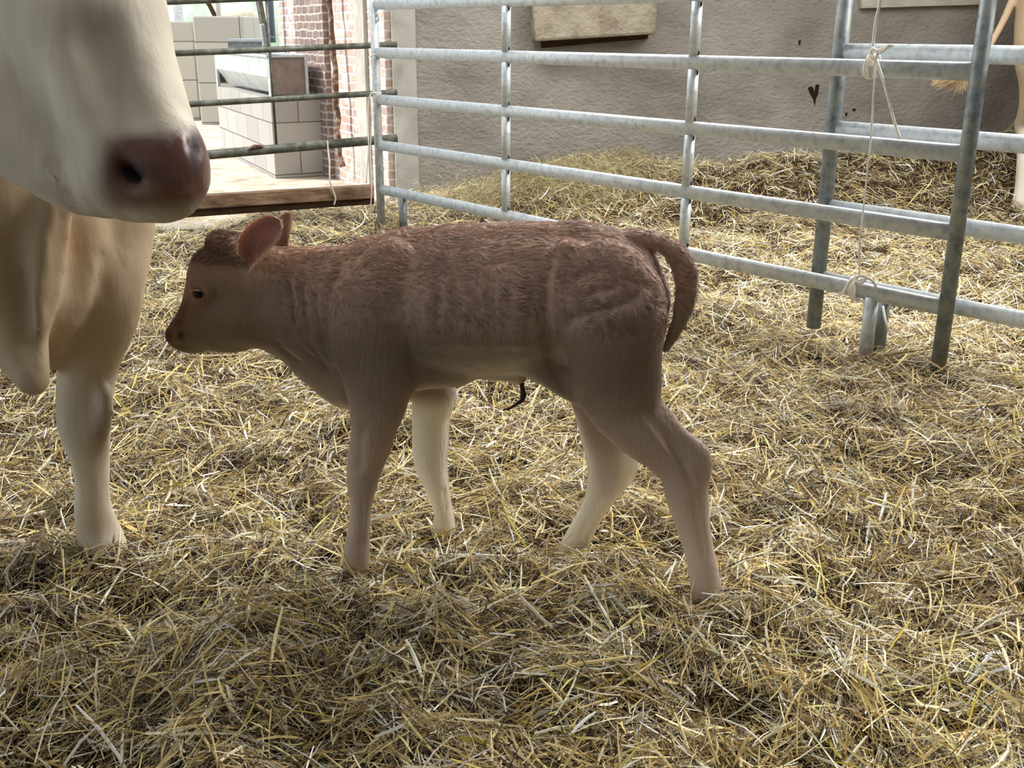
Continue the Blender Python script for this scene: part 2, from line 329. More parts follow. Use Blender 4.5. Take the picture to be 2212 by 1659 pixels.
# second panel, right behind
p2 = thing('cattle_panel', tuple(pan(0.9, 0, -0.1)), 'second galvanised steel panel standing just behind the first, running out of the frame at right', 'fence panel')
offb = -0.085
tp = ppx(1816, 100, offb); 
L2 = [(1800, 113, 118), (1785, 282, 306), (1771, 443, 512), (1760, 598, 694)]
zs = []
for k, (xl, yl, yr) in enumerate(L2):
    A = ppx(xl, yl, offb); B = ppx(2212, yr, offb); zs.append((A[2], B[2]))
print('panel2 z', zs)
tpb = np.array([tp[0], tp[1]])
for k in range(6):
    if k < 4: A = ppx(L2[3-k][0]+8, L2[3-k][1], offb); B = ppx(2212, L2[3-k][2], offb); z = (A[2]+B[2])/2
    else: z = z+RS
    A = np.array([tpb[0], tpb[1], z]); B = A+np.append(PD, 0)*2.6; rail(p2, A, B, MT['galv'])
post(p2, (tpb[0], tpb[1], 0.03), (tpb[0], tpb[1], 1.75), 0.031, MT['galv_dull'])
B = np.array([tpb[0], tpb[1]])+PD*2.6; post(p2, (B[0], B[1], 0), (B[0], B[1], 1.75), 0.031, MT['galv_dull'])
fb = ppx(1908, 660, offb); post(p2, (fb[0], fb[1], 0.0), (fb[0], fb[1], RB-0.02), 0.028, MT['galv_dull'], 'foot')
for k in range(4):
    m = MB(); c = np.array([tpb[0], tpb[1], zs[3-k][0]])+np.append(PD, 0)*0.98; c[2] = (zs[3-k][0]+zs[3-k][1])/2
    m.tube([c-np.append(PD, 0)*0.025, c+np.append(PD, 0)*0.025], 0.022, 16, 0.036, up=(0, 0, 1)); m.build('clamp_sleeve', MT['black'], p2, True)

# far fence at left with the suspended beam
Yr, Yl = 7.35, 6.85
def fen(px, py): # plane of far fence
    A = np.array([at(857, 200, Yr)[0], Yr]); B = np.array([at(363, 200, Yl)[0], Yl]); d = (B-A)/np.linalg.norm(B-A); n = np.array([d[1], -d[0], 0])
    return onplane(px, py, np.append(A, 0), n)
ff = thing('pipe_fence', tuple(gnd(600, 450)), 'dark weathered pipe fence closing the pen at left in front of the brick wall', 'fence')
for k, (y0, y1, r) in enumerate([(116, 96, 0.019), (228, 199, 0.019), (342, 299, 0.030), (4, -16, 0.019)]):
    A = fen(857, y1); B = fen(160, y0+(y0-y1)*0.41); m = MB(); m.tube([A, (A+B)/2, B], r, 16); m.build('rail', MT['galv_old'], ff, True)
m = MB(); m.tube([fen(574, -20), fen(597, 312)], 0.0085, 10); m.build('upright_rod', MT['galv_old'], ff, True)
m = MB(); m.tube([fen(150, -60), fen(175, 470)], 0.03, 14); m.build('post', MT['galv_old'], ff, True)
m = MB(); m.tube([fen(541, 319)+[0, -.035, 0], fen(552, 316)+[0, -.035, 0], fen(572, 314)+[0, -.035, 0]], [0.008, 0.014, 0.008], 8); m.build('rust_lump', MT['rust'], ff)
bm = thing('timber_beam', tuple(fen(600, 440)), 'brown sawn timber beam hanging under the pipe fence at the left', 'beam')
A = fen(806, 413)+np.array([0, 0.0, 0]); B = fen(150, 452)
m = MB(); m.bar(A, B, 0.07, 0.088); m.build('board', MT['wood'], bm, bevel=0.006)
A = fen(806, 434); B = fen(150, 480)
m = MB(); m.bar(A+[0, .015, 0], B+[0, .015, 0], 0.05, 0.044); m.build('batten', MT['wood_dark'], bm, bevel=0.004)

def cord(name, pts, r, label, cat='twine', parent=None, sub=6):
    P = [np.array(p, float) for p in pts]; Q = []
    for i in range(len(P)-1):
        p0 = P[max(i-1, 0)]; p1 = P[i]; p2_ = P[i+1]; p3 = P[min(i+2, len(P)-1)]
        for j in range(sub):
            t = j/sub; Q.append(0.5*((2*p1)+(-p0+p2_)*t+(2*p0-5*p1+4*p2_-p3)*t*t+(-p0+3*p1-3*p2_+p3)*t**3))
    Q.append(P[-1]); m = MB(); m.tube(Q, r, 8); o = m.build(name, MT['twine'], parent, True)
    if label: tag(o, label, cat)
    return o
def loop(P, d, rz, rn, r, parent, turns=2.2, sp=0.012, tilt=0.0, name='loop'):
    pts = []
    n = PN3; up = np.array([0, 0, 1.0]); dd = np.append(PD, 0)
    K = int(24*turns)
    for i in range(K):
        a = 2*math.pi*i/24; pts.append(P+up*math.cos(a)*rz+n*math.sin(a)*rn+dd*(sp*i/24-sp*turns/2)+dd*tilt*math.cos(a))
    m = MB(); m.tube(pts, r, 8); return m.build(name, MT['twine'], parent, True)
tw = thing('knotted_twine', tuple(ppx(1880, 150, 0.03)), 'white twine knotted on the upper and bottom rails near the right post', 'twine')
q = lambda x, y, o=0.05: ppx(x, y, o)
cord('strand', [q(1906, -90), q(1902, -5), q(1893, 40), q(1887, 85), q(1886, 112)], 0.006, None, parent=tw)
cord('strand', [q(1886, 115), q(1890, 140), q(1886, 225), q(1878, 330), q(1865, 450), q(1857, 520), q(1856, 598)], 0.0038, None, parent=tw)
cord('strand', [q(1890, 122), q(1900, 150), q(1914, 195), q(1924, 232), q(1934, 270), q(1944, 300)], 0.0056, None, parent=tw)
cord('strand', [q(1884, 112, .055), q(1900, 108, .06), q(1920, 99, .055), q(1928, 98, .04), q(1915, 104, .06), q(1893, 118, .06)], 0.0055, None, parent=tw)
cord('strand', [q(1907, 662, -.02), q(1912, 690, .0), q(1920, 712, .0), q(1925, 723, .0)], 0.0055, None, parent=tw)
kc = ppx(1884, 143, 0.0); loop(kc, PD, 0.043, 0.032, 0.0062, tw, 2.3, 0.013, 0.006)
kc = ppx(1851, 624, 0.0); loop(kc, PD, 0.046, 0.032, 0.0066, tw, 3.2, 0.010, -0.006)
cord('knot', [q(1888, 110, .05), q(1880, 118, .06), q(1892, 124, .062), q(1895, 112, .06), q(1884, 106, .058), q(1881, 122, .055), q(1893, 128, .05)], 0.0068, None, parent=tw)
cord('knot', [q(1858, 594, .04), q(1848, 604, .05), q(1862, 610, .05), q(1870, 598, .045), q(1856, 596, .05), q(1838, 606, .045), q(1828, 622, .05), q(1822, 634, .05)], 0.0068, None, parent=tw)
cord('knot', [q(1858, 596, .045), q(1874, 600, .04), q(1886, 608, .03), q(1894, 622, .0)], 0.0055, None, parent=tw)
m = MB()
for k in range(16):
    a = RNG.normal(0, .5, 3); c = q(1822, 633, .05); m.tube([c, c+np.array([-.02, -.0, -.004])+a*0.012], [0.0015, 0.0006], 4)
m.build('frayed_end', MT['twine'], tw)
# twine on the left post
tw = thing('tie_twine', tuple(ppx(812, 200, 0.03)), 'thin white twine tied around the left end post, its tail hanging down', 'twine')
for (py) in (120, 203):
    P = ppx(812, py, 0.0); pts = [P+np.array([math.cos(a)*0.034, math.sin(a)*0.034, 0.01*math.cos(a*1.2)]) for a in np.linspace(0, 4*math.pi if py > 150 else 2*math.pi, 40)]
    m = MB(); m.tube(pts, 0.004, 6); m.build('wrap', MT['twine'], tw, True)
for (pts) in ([(803, 200), (796, 215), (794, 260), (796, 320), (791, 395)], [(800, 205), (803, 250), (800, 330), (803, 400), (799, 455), (790, 470)]):
    cord('tail', [ppx(x, y, -0.02) for x, y in pts], 0.004, None, parent=tw)
cord('loose_string', [gnd(790, 462, .06)] + [gnd(785, 480, .05), gnd(770, 493, .05), gnd(750, 501, .04)], 0.005, 'curved end of white string lying on the straw beside the left end post')
cord('beam_twine', [fen(709, 303)+[0, -.035, -.0], fen(711, 325)+[0, -.04, 0], fen(715, 350)+[0, -.06, 0], fen(716, 385)+[0, -.07, 0], fen(721, 405)+[0, -.06, 0], fen(727, 425)+[0, -.05, 0], fen(724, 440)+[0, -.045, 0]], 0.0055,
     'pale twine loop hanging from the thick pipe rail down over the timber beam')

# ------------------------------------------------------------------ yard things
A = gnd(595, 379); B = gnd(720, 371); C = gnd(478, 320)
ux = (B-A)[:2]*.95; uy = (C-A)[:2]
pts = [A[:2], B[:2], B[:2]+uy, A[:2]+uy]
ztop = 0.67
m = MB(); m.prism(pts, -0.03, ztop); ped = m.build('block_plinth', MT['block'], bevel=0.008); tag(ped, 'grey concrete block plinth under the metal trough in the yard', 'plinth')
def pl(a, b, z): p = A[:2]+ux*a+uy*b; return np.array([p[0], p[1], z])
tr = thing('feed_trough', tuple(pl(0.3, 0.5, ztop)), 'galvanised feed trough on short legs standing on the block plinth', 'trough')
z0t, z1t = ztop+0.04, 1.03; zm = 0.86
def wallquad(mb, a, b, c, d, t=0.006):
    a, b, c, d = [np.array(v, float) for v in (a, b, c, d)]; n = np.cross(b-a, d-a); n = n/np.linalg.norm(n)*t
    mb.box8([a, b, b+n, a+n, d, c, c+n, d+n])
m = MB()
b0, b1 = 0.0, 0.98
wallquad(m, pl(0.0, b0, zm), pl(0.0, b1, zm), pl(0.0, b1, z1t), pl(0.0, b0, z1t)); wallquad(m, pl(0.64, b0, zm), pl(0.64, b1, zm), pl(0.64, b1, z1t), pl(0.64, b0, z1t))
for (s0, s1) in ((0.0, 0.2), (0.64, 0.44)):
    wallquad(m, pl(s1, b0, z0t), pl(s1, b1, z0t), pl(s0, b1, zm), pl(s0, b0, zm))
wallquad(m, pl(0.2, b0, z0t), pl(0.44, b0, z0t), pl(0.44, b1, z0t), pl(0.2, b1, z0t))
m.build('basin', MT['tin'], tr)
for bb in (b0, b1):
    m = MB(); wallquad(m, pl(0.0, bb, z0t), pl(0.64, bb, z0t), pl(0.64, bb, z1t), pl(0.0, bb, z1t), 0.008); m.build('end_plate', MT['dark_tin'], tr)
for (a_, bb) in ((0.0, b0), (0.62, b0), (0.0, b1-.01), (0.62, b1-.01)):
    m = MB(); m.prism([pl(a_, bb-.012, 0)[:2], pl(a_+.05, bb-.012, 0)[:2], pl(a_+.05, bb+.02, 0)[:2], pl(a_, bb+.02, 0)[:2]], ztop, z1t+.01); m.build('leg', MT['tin'], tr)
for s0 in (0.0, 0.64):
    m = MB(); m.bar(pl(s0, b0-.01, z1t+.01), pl(s0, b1+.01, z1t+.01), 0.035, 0.022); m.build('rim', MT['tin'], tr, bevel=.003)
m = MB(); m.bar(pl(0.0, b0-.01, z1t+.01), pl(0.64, b0-.01, z1t+.01), 0.02, 0.016); m.build('rim', MT['tin'], tr)
# second trough behind, dark inside
a = at(492, 108, 13.2); b = at(566, 104, 13.2)
m = MB(); zt = at(492, 90, 13.2)[2]
m.line_box((a[0], a[1]), (b[0], b[1]), 0.5, a[2]-0.25, zt); t2 = m.build('drinking_tank', MT['galv_dull'], bevel=.01); tag(t2, 'low grey metal tank just behind the feed trough', 'tank')
m = MB(); m.line_box((a[0]-.03, a[1]-.03), (b[0]+.03, b[1]-.03), 0.56, zt, zt+.03); m.build('tank_rim', MT['tin'], t2)
m = MB(); m.line_box((a[0]+.03, a[1]+.1), (b[0]-.03, b[1]+.1), 0.3, -0.03, a[2]-0.25); m.build('stand', MT['block'], t2)
# cast block walls
def slab(x0, x1, ytop, Y, th, label, ybot=256, name='block_wall', dy=0.0):
    a = at(x0, ybot, Y); b = at(x1, ybot, Y+dy); zt = at((x0+x1)/2, ytop, Y)[2]
    m = MB(); m.line_box((a[0], a[1]), (b[0], b[1]), th, -0.03, zt)
    o = m.build(name, MT['bigwall'], bevel=.02); return tag(o, label, 'wall segment')
MT['bigwall'] = brick_mat('cast_concrete_blocks', [srgb(186, 180, 168), srgb(170, 164, 154)], srgb(110, 104, 96), 1.3, 0.55, 0.008, white=0.0, bump=0.5, warp=0.004)
slab(250, 432, 46, 16.4, 0.5, 'lower cast concrete block wall at far left, beside the cow face')
slab(434, 540, 35, 15.6, 1.2, 'taller cast concrete block wall behind the trough')
# services on the brick corner
dp = thing('downpipe', tuple(at(580, 95, 12.1)), 'grey plastic downpipe running down beside the brick corner', 'pipe')
m = MB(); m.tube([at(577, -80, 11.6), at(588, 92, 11.6)], 0.04, 14); m.build('pipe_run', MT['pipe'], dp, True)
m = MB(); m.tube([at(586, 78, 11.6), at(587, 84, 11.6)], 0.047, 14); m.build('pipe_bracket', MT['galv_dull'], dp, True)
sp = thing('channel_post', tuple(gnd(585, 330)), 'leaning dark steel channel post with a coil spring beside the downpipe', 'post')
m = MB(); m.tube([at(548, -60, 11.3), at(572, 70, 11.3), at(590, 200, 11.3)], 0.035, 4); m.build('channel', MT['galv_old'], sp)
pts = []
for i in range(14*12):
    t = i/(14*12); c = at(566+t*7, 52+t*46, 11.2); pts.append(c+np.array([math.cos(i*math.pi/6)*.02, math.sin(i*math.pi/6)*.02, 0]))
m = MB(); m.tube(pts, 0.006, 5); m.build('spring', MT['tin'], sp, True)
m = MB(); a = pbr(712, 10, 0.1); b = pbr(737, 360, 0.1)
pp = [a+np.array([0, 0, 1.2])]+[a+(b-a)*t+np.array([RNG.normal(0, .01), RNG.normal(0, .01), 0]) for t in np.linspace(0, 1, 14)]
m.tube(pp, [0.018+0.012*RNG.random() for _ in pp], 8); tag(m.build('rusty_pole', MT['rust']), 'corroded upright iron pole on the brick wall right of the plinth', 'pole')
# outdoors
V = []; Fq = []
nu, nv = 90, 14
for i in range(nu+1):
    for j in range(nv+1):
        a = math.pi*j/nv; x = -30+45*i/nu; r = 1.6+.5*math.sin(i*1.3)+.3*math.sin(i*2.9+j)+.25*RNG.random(); V.append((x, 44-math.cos(a)*1.4*r*.8, .2+math.sin(a)*r*1.35))
for i in range(nu):
    for j in range(nv): Fq.append((i*(nv+1)+j, (i+1)*(nv+1)+j, (i+1)*(nv+1)+j+1, i*(nv+1)+j+1))
tag(mesh_obj('hedge', V, Fq, MT['leaf'], None, True), 'pale sunlit hedge across the meadow, seen over the block walls', 'hedge', kind='stuff')
V = []; Fq = []
c0 = at(508, 30, 26.0)
for i in range(13):
    for j in range(20):
        a = math.pi*i/12; b = 2*math.pi*j/20; V.append((c0[0]+.52*math.sin(a)*math.cos(b), c0[1]+.3*math.sin(a)*math.sin(b), c0[2]-.12+.26*math.cos(a)))
for i in range(12):
    for j in range(20): Fq.append((i*20+j, i*20+(j+1) % 20, (i+1)*20+(j+1) % 20, (i+1)*20+j))
m = MB(); m.tube([(c0[0]-.35, c0[1], -.05), (c0[0]-.3, c0[1], c0[2]-.2)], .07, 8); m.tube([(c0[0]+.35, c0[1], -.05), (c0[0]+.3, c0[1], c0[2]-.2)], .07, 8)
k0 = len(V); V += m.v; Fq += [tuple(i+k0 for i in f) for f in m.f]
tag(mesh_obj('hay_bundle', V, Fq, MT['hayc'], None, True), 'small tan hay bundle on a stand outdoors just above the block wall top', 'hay bundle')
for (x0, r, lab) in ((385, .17, 'broad blue grey post outdoors, nearest the cow face'), (473, .075, 'slim pale post outdoors above the block wall')):
    a = at(x0, 40, 20.0); m = MB(); m.tube([(a[0], a[1], 0), (a[0], a[1], 4)], r*0.55, 12); tag(m.build('outdoor_post', MT['galv'] if x0 < 400 else MT['jamb'], None, True), lab, 'post', 'posts outdoors')
a = at(452, 10, 24); b = at(463, 32, 24); m = MB(); m.tube([(a[0]-.6, a[1], a[2]+.8), a, b, (b[0]+.5, b[1], -0.05)], 0.05, 8); tag(m.build('leaning_branch', MT['wood_dark'], None, True), 'thin slanting branch outdoors beside the pale post', 'branch')

# ------------------------------------------------------------------ implicit bodies
class Field:
    def __init__(s, lo, hi, h):
        s.lo = np.array(lo, float); s.h = h; s.n = np.ceil((np.array(hi)-s.lo)/h).astype(int)+1
        s.f = np.full(s.n, 1.0, dtype=np.float32)
        s.ax = [s.lo[i]+h*np.arange(s.n[i]) for i in range(3)]
    def _sub(s, lo, hi):
        i0 = np.maximum(np.floor((lo-s.lo)/s.h).astype(int), 0); i1 = np.minimum(np.ceil((hi-s.lo)/s.h).astype(int)+1, s.n)
        if np.any(i1 <= i0): return None, None
        sl = tuple(slice(a, b) for a, b in zip(i0, i1))
        g = np.meshgrid(*[s.ax[i][sl[i]] for i in range(3)], indexing='ij'); return sl, np.stack(g, -1)
    def _cone(s, P, a, b, ra, rb, ax, sa, sb):
        ab = b-a; L = max(ab@ab, 1e-9); t = np.clip(((P-a)@ab)/L, 0, 1)
        r = ra+(rb-ra)*t; D = P-(a+t[..., None]*ab)
        if ax is not None:
            sc = sa+(sb-sa)*t; l = D@ax; D2 = np.einsum('...i,...i', D, D)-l*l+(l/sc)**2
            k = np.sqrt(D2+1e-12); g = np.sqrt(np.maximum(D2-(l/sc)**2+(l/sc**2)**2, 1e-12))
            return (k-r)*k/np.maximum(g, 1e-6)*1.0
        return np.sqrt(np.einsum('...i,...i', D, D))-r
    def seg(s, a, b, ra, rb, k=0.03, ax=None, sa=1, sb=1, sub=False):
        a = np.array(a, float); b = np.array(b, float); R = max(ra*max(1, sa), rb*max(1, sb))+k+s.h*3
        sl, P = s._sub(np.minimum(a, b)-R, np.maximum(a, b)+R)
        if sl is None: return
        d = s._cone(P, a, b, ra, rb, None if ax is None else np.array(ax, float), sa, sb)
        f = s.f[sl]
        if sub:
            d = -d; hh = np.clip(0.5-0.5*(f-d)/k, 0, 1); s.f[sl] = f*(1-hh)+d*hh+k*hh*(1-hh)
        else:
            hh = np.clip(0.5+0.5*(d-f)/k, 0, 1); s.f[sl] = d*(1-hh)+f*hh-k*hh*(1-hh)
    def chain(s, pts, k=0.03, ax=None, sub=False):     # pts: (pos, r, scale)
        # the chain is unioned hard in itself, then blended with the body
        P = [np.array(p[0], float) for p in pts]; R = [p[1] for p in pts]; S = [p[2] if len(p) > 2 else 1 for p in pts]
        m = max(r*max(1, q) for r, q in zip(R, S))+k+s.h*3
        lo = np.min(P, 0)-m; hi = np.max(P, 0)+m; sl, G = s._sub(lo, hi)
        if sl is None: return
        if len(P) > 2:                # rounder chains: resample along a spline
            A = np.array([np.concatenate([p, [r, q]]) for p, r, q in zip(P, R, S)]); o_ = []
            for i in range(len(A)-1):
                a0, a1, a2, a3 = A[max(i-1, 0)], A[i], A[i+1], A[min(i+2, len(A)-1)]
                for t in (0, 1/3, 2/3): o_.append(.5*(2*a1+(a2-a0)*t+(2*a0-5*a1+4*a2-a3)*t*t+(3*a1-a0-3*a2+a3)*t**3))
            o_.append(A[-1]); A = np.array(o_); P = list(A[:, :3]); R = list(np.maximum(A[:, 3], 1e-4)); S = list(A[:, 4])
        d = None; axv = None if ax is None else np.array(ax, float)
        for i in range(len(P)-1):
            e = s._cone(G, P[i], P[i+1], R[i], R[i+1], axv, S[i], S[i+1])
            if d is None: d = e
            else:
                kk = 0.006; hh = np.clip(0.5+0.5*(e-d)/kk, 0, 1); d = e*(1-hh)+d*hh-kk*hh*(1-hh)*0.6
        f = s.f[sl]
        if sub:
            d = -d; hh = np.clip(0.5-0.5*(f-d)/k, 0, 1); s.f[sl] = f*(1-hh)+d*hh+k*hh*(1-hh)
        else:
            hh = np.clip(0.5+0.5*(d-f)/k, 0, 1); s.f[sl] = d*(1-hh)+f*hh-k*hh*(1-hh)
    def sample(s, p):
        q = (np.asarray(p, float)-s.lo)/s.h; q = np.clip(q, 0, s.n-1.001); i = q.astype(int); f = q-i; r = 0
        for a in (0, 1):
            for b in (0, 1):
                for c in (0, 1):
                    w = (f[..., 0] if a else 1-f[..., 0])*(f[..., 1] if b else 1-f[..., 1])*(f[..., 2] if c else 1-f[..., 2])
                    r = r+w*s.f[i[..., 0]+a, i[..., 1]+b, i[..., 2]+c]
        return r
    def hit(s, o, d, t0, t1):          # first surface point along a line
        t = np.linspace(t0, t1, 900); p = o+t[:, None]*d; v = s.sample(p); i = np.argmax(v < 0)
        return p[i] if v[i] < 0 else None
    def mesh(s, smooth=3):
        f = s.f; ins = f < 0; nx, ny, nz = f.shape
        acc = np.zeros((nx-1, ny-1, nz-1, 3), np.float32); cnt = np.zeros((nx-1, ny-1, nz-1), np.float32)
        C = [slice(0, -1), slice(1, None)]
        for ax in range(3):
            oth = [i for i in range(3) if i != ax]
            for p in (0, 1):
                for q in (0, 1):
                    s0 = [None]*3; s1 = [None]*3; s0[ax] = C[0]; s1[ax] = C[1]
                    s0[oth[0]] = s1[oth[0]] = C[p]; s0[oth[1]] = s1[oth[1]] = C[q]
                    a = f[tuple(s0)]; b = f[tuple(s1)]; cr = (a < 0) != (b < 0)
                    t = np.where(cr, a/(a-b+1e-20), 0)
                    off = np.zeros(3); off[oth[0]] = p; off[oth[1]] = q
                    for i in range(3):
                        acc[..., i] += np.where(cr, (t if i == ax else off[i]), 0)
                    cnt += cr
        act = cnt > 0; idx = np.full(act.shape, -1, np.int64); ii = np.argwhere(act); idx[act] = np.arange(len(ii))
        V = (ii+acc[act]/cnt[act][:, None])*s.h+s.lo
        Q = []
        for ax in range(3):
            oth = [(ax+1) % 3, (ax+2) % 3]
            s0 = [slice(1, -1)]*3; s1 = [slice(1, -1)]*3; s0[ax] = slice(0, -1); s1[ax] = slice(1, None)
            a = ins[tuple(s0)]; b = ins[tuple(s1)]; e = np.argwhere(a != b)
            st = a[tuple(e.T)]; e = e+1; e[:, ax] -= 1
            def g(d1, d2):
                c = e.copy(); c[:, oth[0]] -= d1; c[:, oth[1]] -= d2; return idx[tuple(c.T)]
            q4 = np.stack([g(1, 1), g(0, 1), g(0, 0), g(1, 0)], 1)
            q4[~st] = q4[~st][:, ::-1]; Q.append(q4)
        Q = np.concatenate(Q); Q = Q[(Q >= 0).all(1)]
        E = np.concatenate([Q[:, [0, 1]], Q[:, [1, 2]], Q[:, [2, 3]], Q[:, [3, 0]]])
        for it in range(smooth):
            S = np.zeros_like(V); c = np.zeros(len(V))
            for a, b in ((0, 1), (1, 0)):
                for k in range(3): S[:, k] += np.bincount(E[:, a], V[E[:, b], k], len(V))
                c += np.bincount(E[:, a], minlength=len(V))
            Vn = S/np.maximum(c, 1)[:, None]
            w = 0.5 if it % 2 == 0 else -0.35
            V = V+w*(Vn-V)
        return V, Q
def np_mesh(name, V, Q, mat, parent=None, attrs=None):
    me = bpy.data.meshes.new(name); me.vertices.add(len(V)); me.vertices.foreach_set('co', np.asarray(V, np.float32).ravel())
    k = Q.shape[1]; me.loops.add(len(Q)*k); me.loops.foreach_set('vertex_index', Q.astype(np.int32).ravel())
    me.polygons.add(len(Q)); me.polygons.foreach_set('loop_start', (np.arange(len(Q))*k).astype(np.int32))
    me.update(calc_edges=True); me.polygons.foreach_set('use_smooth', np.ones(len(Q), bool))
    for nm, a in (attrs or {}).items():
        if a.ndim == 1: t = me.attributes.new(nm, 'FLOAT', 'POINT'); t.data.foreach_set('value', a.astype(np.float32))
        else:
            t = me.attributes.new(nm, 'FLOAT_COLOR', 'POINT'); c = np.ones((len(V), 4), np.float32); c[:, :3] = a; t.data.foreach_set('color', c.ravel())
    o = bpy.data.objects.new(name, me); COL.objects.link(o); me.materials.append(mat)
    if parent: o.parent = parent; o.matrix_parent_inverse = Matrix.Translation(-Vector(parent.location))
    return o
def vnormals(V, Q):
    n = np.cross(V[Q[:, 2]]-V[Q[:, 0]], V[Q[:, 3]]-V[Q[:, 1]]); N_ = np.zeros_like(V)
    for j in range(4):
        for k in range(3): N_[:, k] += np.bincount(Q[:, j], n[:, k], len(V))
    return N_/np.maximum(np.linalg.norm(N_, axis=1), 1e-12)[:, None]
def fur(name, V, Q, Nn, col, cnt, length, direc, lift, wav, rad, mat, parent, seed, mask=None, npt=6, colvar=0.10, clumpf=45, lock=.008, tintv=.16):
    # length, direc, lift: functions of (pos, normal)
    rg = np.random.default_rng(seed)
    ar = np.linalg.norm(np.cross(V[Q[:, 2]]-V[Q[:, 0]], V[Q[:, 3]]-V[Q[:, 1]]), axis=1)
    if mask is not None: ar = ar*mask(V[Q].mean(1))
    pr = ar/ar.sum(); fi = rg.choice(len(Q), cnt, p=pr); u = rg.random(cnt)[:, None]; v = rg.random(cnt)[:, None]
    q = Q[fi]; bl = lambda A: (A[q[:, 0]]*(1-u)+A[q[:, 1]]*u)*(1-v)+(A[q[:, 3]]*(1-u)+A[q[:, 2]]*u)*v
    P = bl(V); n = bl(Nn); n /= np.linalg.norm(n, axis=1)[:, None]; C = bl(col)
    L = length(P, n)*(0.7+0.6*rg.random(cnt)); D = direc(P, n)
    # locks: neighbours gather into tufts that share direction, wave and tint
    wp = P+0.006*np.stack([vnoise3(P*60+k*9, 200+k) for k in range(3)], 1)*2
    key = np.floor(wp/lock).astype(np.int64); _, inv, cn = np.unique(key[:, 0]*73856093 ^ key[:, 1]*19349663 ^ key[:, 2]*83492791, return_inverse=True, return_counts=True)
    inv = inv.ravel(); R0 = P; cen = np.stack([np.bincount(inv, P[:, k])/cn for k in range(3)], 1)[inv]; P = cen
    sw = np.stack([vnoise3(P*clumpf+k*17, 90+seed+k) for k in range(3)], 1)*wav + np.stack([vnoise3(P*clumpf*.35+k*7, 60+seed+k) for k in range(3)], 1)*wav*1.2
    tint = rg.normal(0, tintv, len(cn))[inv]
    D = D+sw+rg.normal(0, 0.07, (cnt, 3)); D -= n*(np.einsum('ij,ij->i', D, n))[:, None]
    D /= np.maximum(np.linalg.norm(D, axis=1), 1e-6)[:, None]
    lf = lift(P, n)*(0.7+0.6*rg.random(cnt)); ph = vnoise3(P*clumpf*.8+3, 33+seed)*12; side = np.cross(n, D)
    P = R0; pull = (cen-R0); pull -= n*np.einsum('ij,ij->i', pull, n)[:, None]
    pts = np.zeros((cnt, npt, 3)); p = P-n*0.0015
    for j in range(npt):
        t = j/(npt-1); pts[:, j] = p+pull*(.75*t**1.2)
        dv = D+n*(lf*(1.25-1.6*t))[:, None]+side*(np.sin(ph+t*5.0)*wav*0.55)[:, None]
        dv /= np.linalg.norm(dv, axis=1)[:, None]; p = p+dv*(L/(npt-1))[:, None]
    cv = bpy.data.hair_curves.new(name); cv.add_curves([npt]*cnt)
    cv.attributes['position'].data.foreach_set('vector', pts.astype(np.float32).ravel())
    ra = cv.attributes.get('radius') or cv.attributes.new('radius', 'FLOAT', 'POINT')
    tt = np.linspace(0, 1, npt); rr = rad*(1-0.75*tt**1.5); ra.data.foreach_set('value', np.tile(rr, cnt).astype(np.float32))
    ca = cv.attributes.new('coat', 'FLOAT_COLOR', 'CURVE'); cc = np.ones((cnt, 4), np.float32)
    cc[:, :3] = np.clip(C*(1+rg.normal(0, colvar, (cnt, 1)))*(1+tint[:, None]), 0, 1); ca.data.foreach_set('color', cc.ravel())
    o = bpy.data.objects.new(name, cv); COL.objects.link(o); cv.materials.append(mat)
    o.parent = parent; o.matrix_parent_inverse = Matrix.Translation(-Vector(parent.location)); return o
def fur_mat(name, rough=0.45, spec=0.5):
    m, nt, b = newmat(name, rough, spec); a = N(nt, 'ShaderNodeAttribute', attribute_name='coat'); nt.links.new(a.outputs['Color'], b.inputs['Base Color']); return m
lin = lambda r, g, b: np.array(srgb(r, g, b)[:3])
def sstep(x, a, b): t = np.clip((x-a)/(b-a), 0, 1); return t*t*(3-2*t)
# ------------------------------------------------------------------ the calf
TH = math.radians(-8.0); CO = np.array([0.05, 2.33, 0.0])
ES = np.array([math.cos(TH), math.sin(TH), 0]); EW = np.array([-math.sin(TH), math.cos(TH), 0]); EZ = np.array([0, 0, 1.0])
def cl(px, py, w=0.0):                  # pixel -> calf frame (along body, across, up)
    P = onplane(px, py, CO+EW*w, EW); return np.array([(P-CO)@ES, w, P[2]])
def cw(L): L = np.atleast_2d(L); return CO+L[:, :1]*ES+L[:, 1:2]*EW+L[:, 2:3]*EZ
def cpx(L):                             # calf frame -> pixel
    P = cw(L)-CAMP; z = P@CZA; return np.stack([CX+F*(P@CXA)/z, CY-F*(P@CYA)/z], 1)
def cr(px, py, r, w=0.0): P = onplane(px, py, CO+EW*w, EW); return r*mpp(P)
calf = thing('calf', (0.05, 2.33, 0), 'newborn reddish brown calf standing in side view in the straw, facing left', 'calf')
cf = Field((-0.99, -0.30, -0.08), (0.65, 0.34, 0.95), 0.0056)
def cc(pts, k=0.03, sub=False):         # (px,py,r_px,w,scale across)
    cf.chain([(cl(p[0], p[1], p[3]), cr(p[0], p[1], p[2], p[3]), p[4] if len(p) > 4 else 1) for p in pts], k, (0, 1, 0), sub)
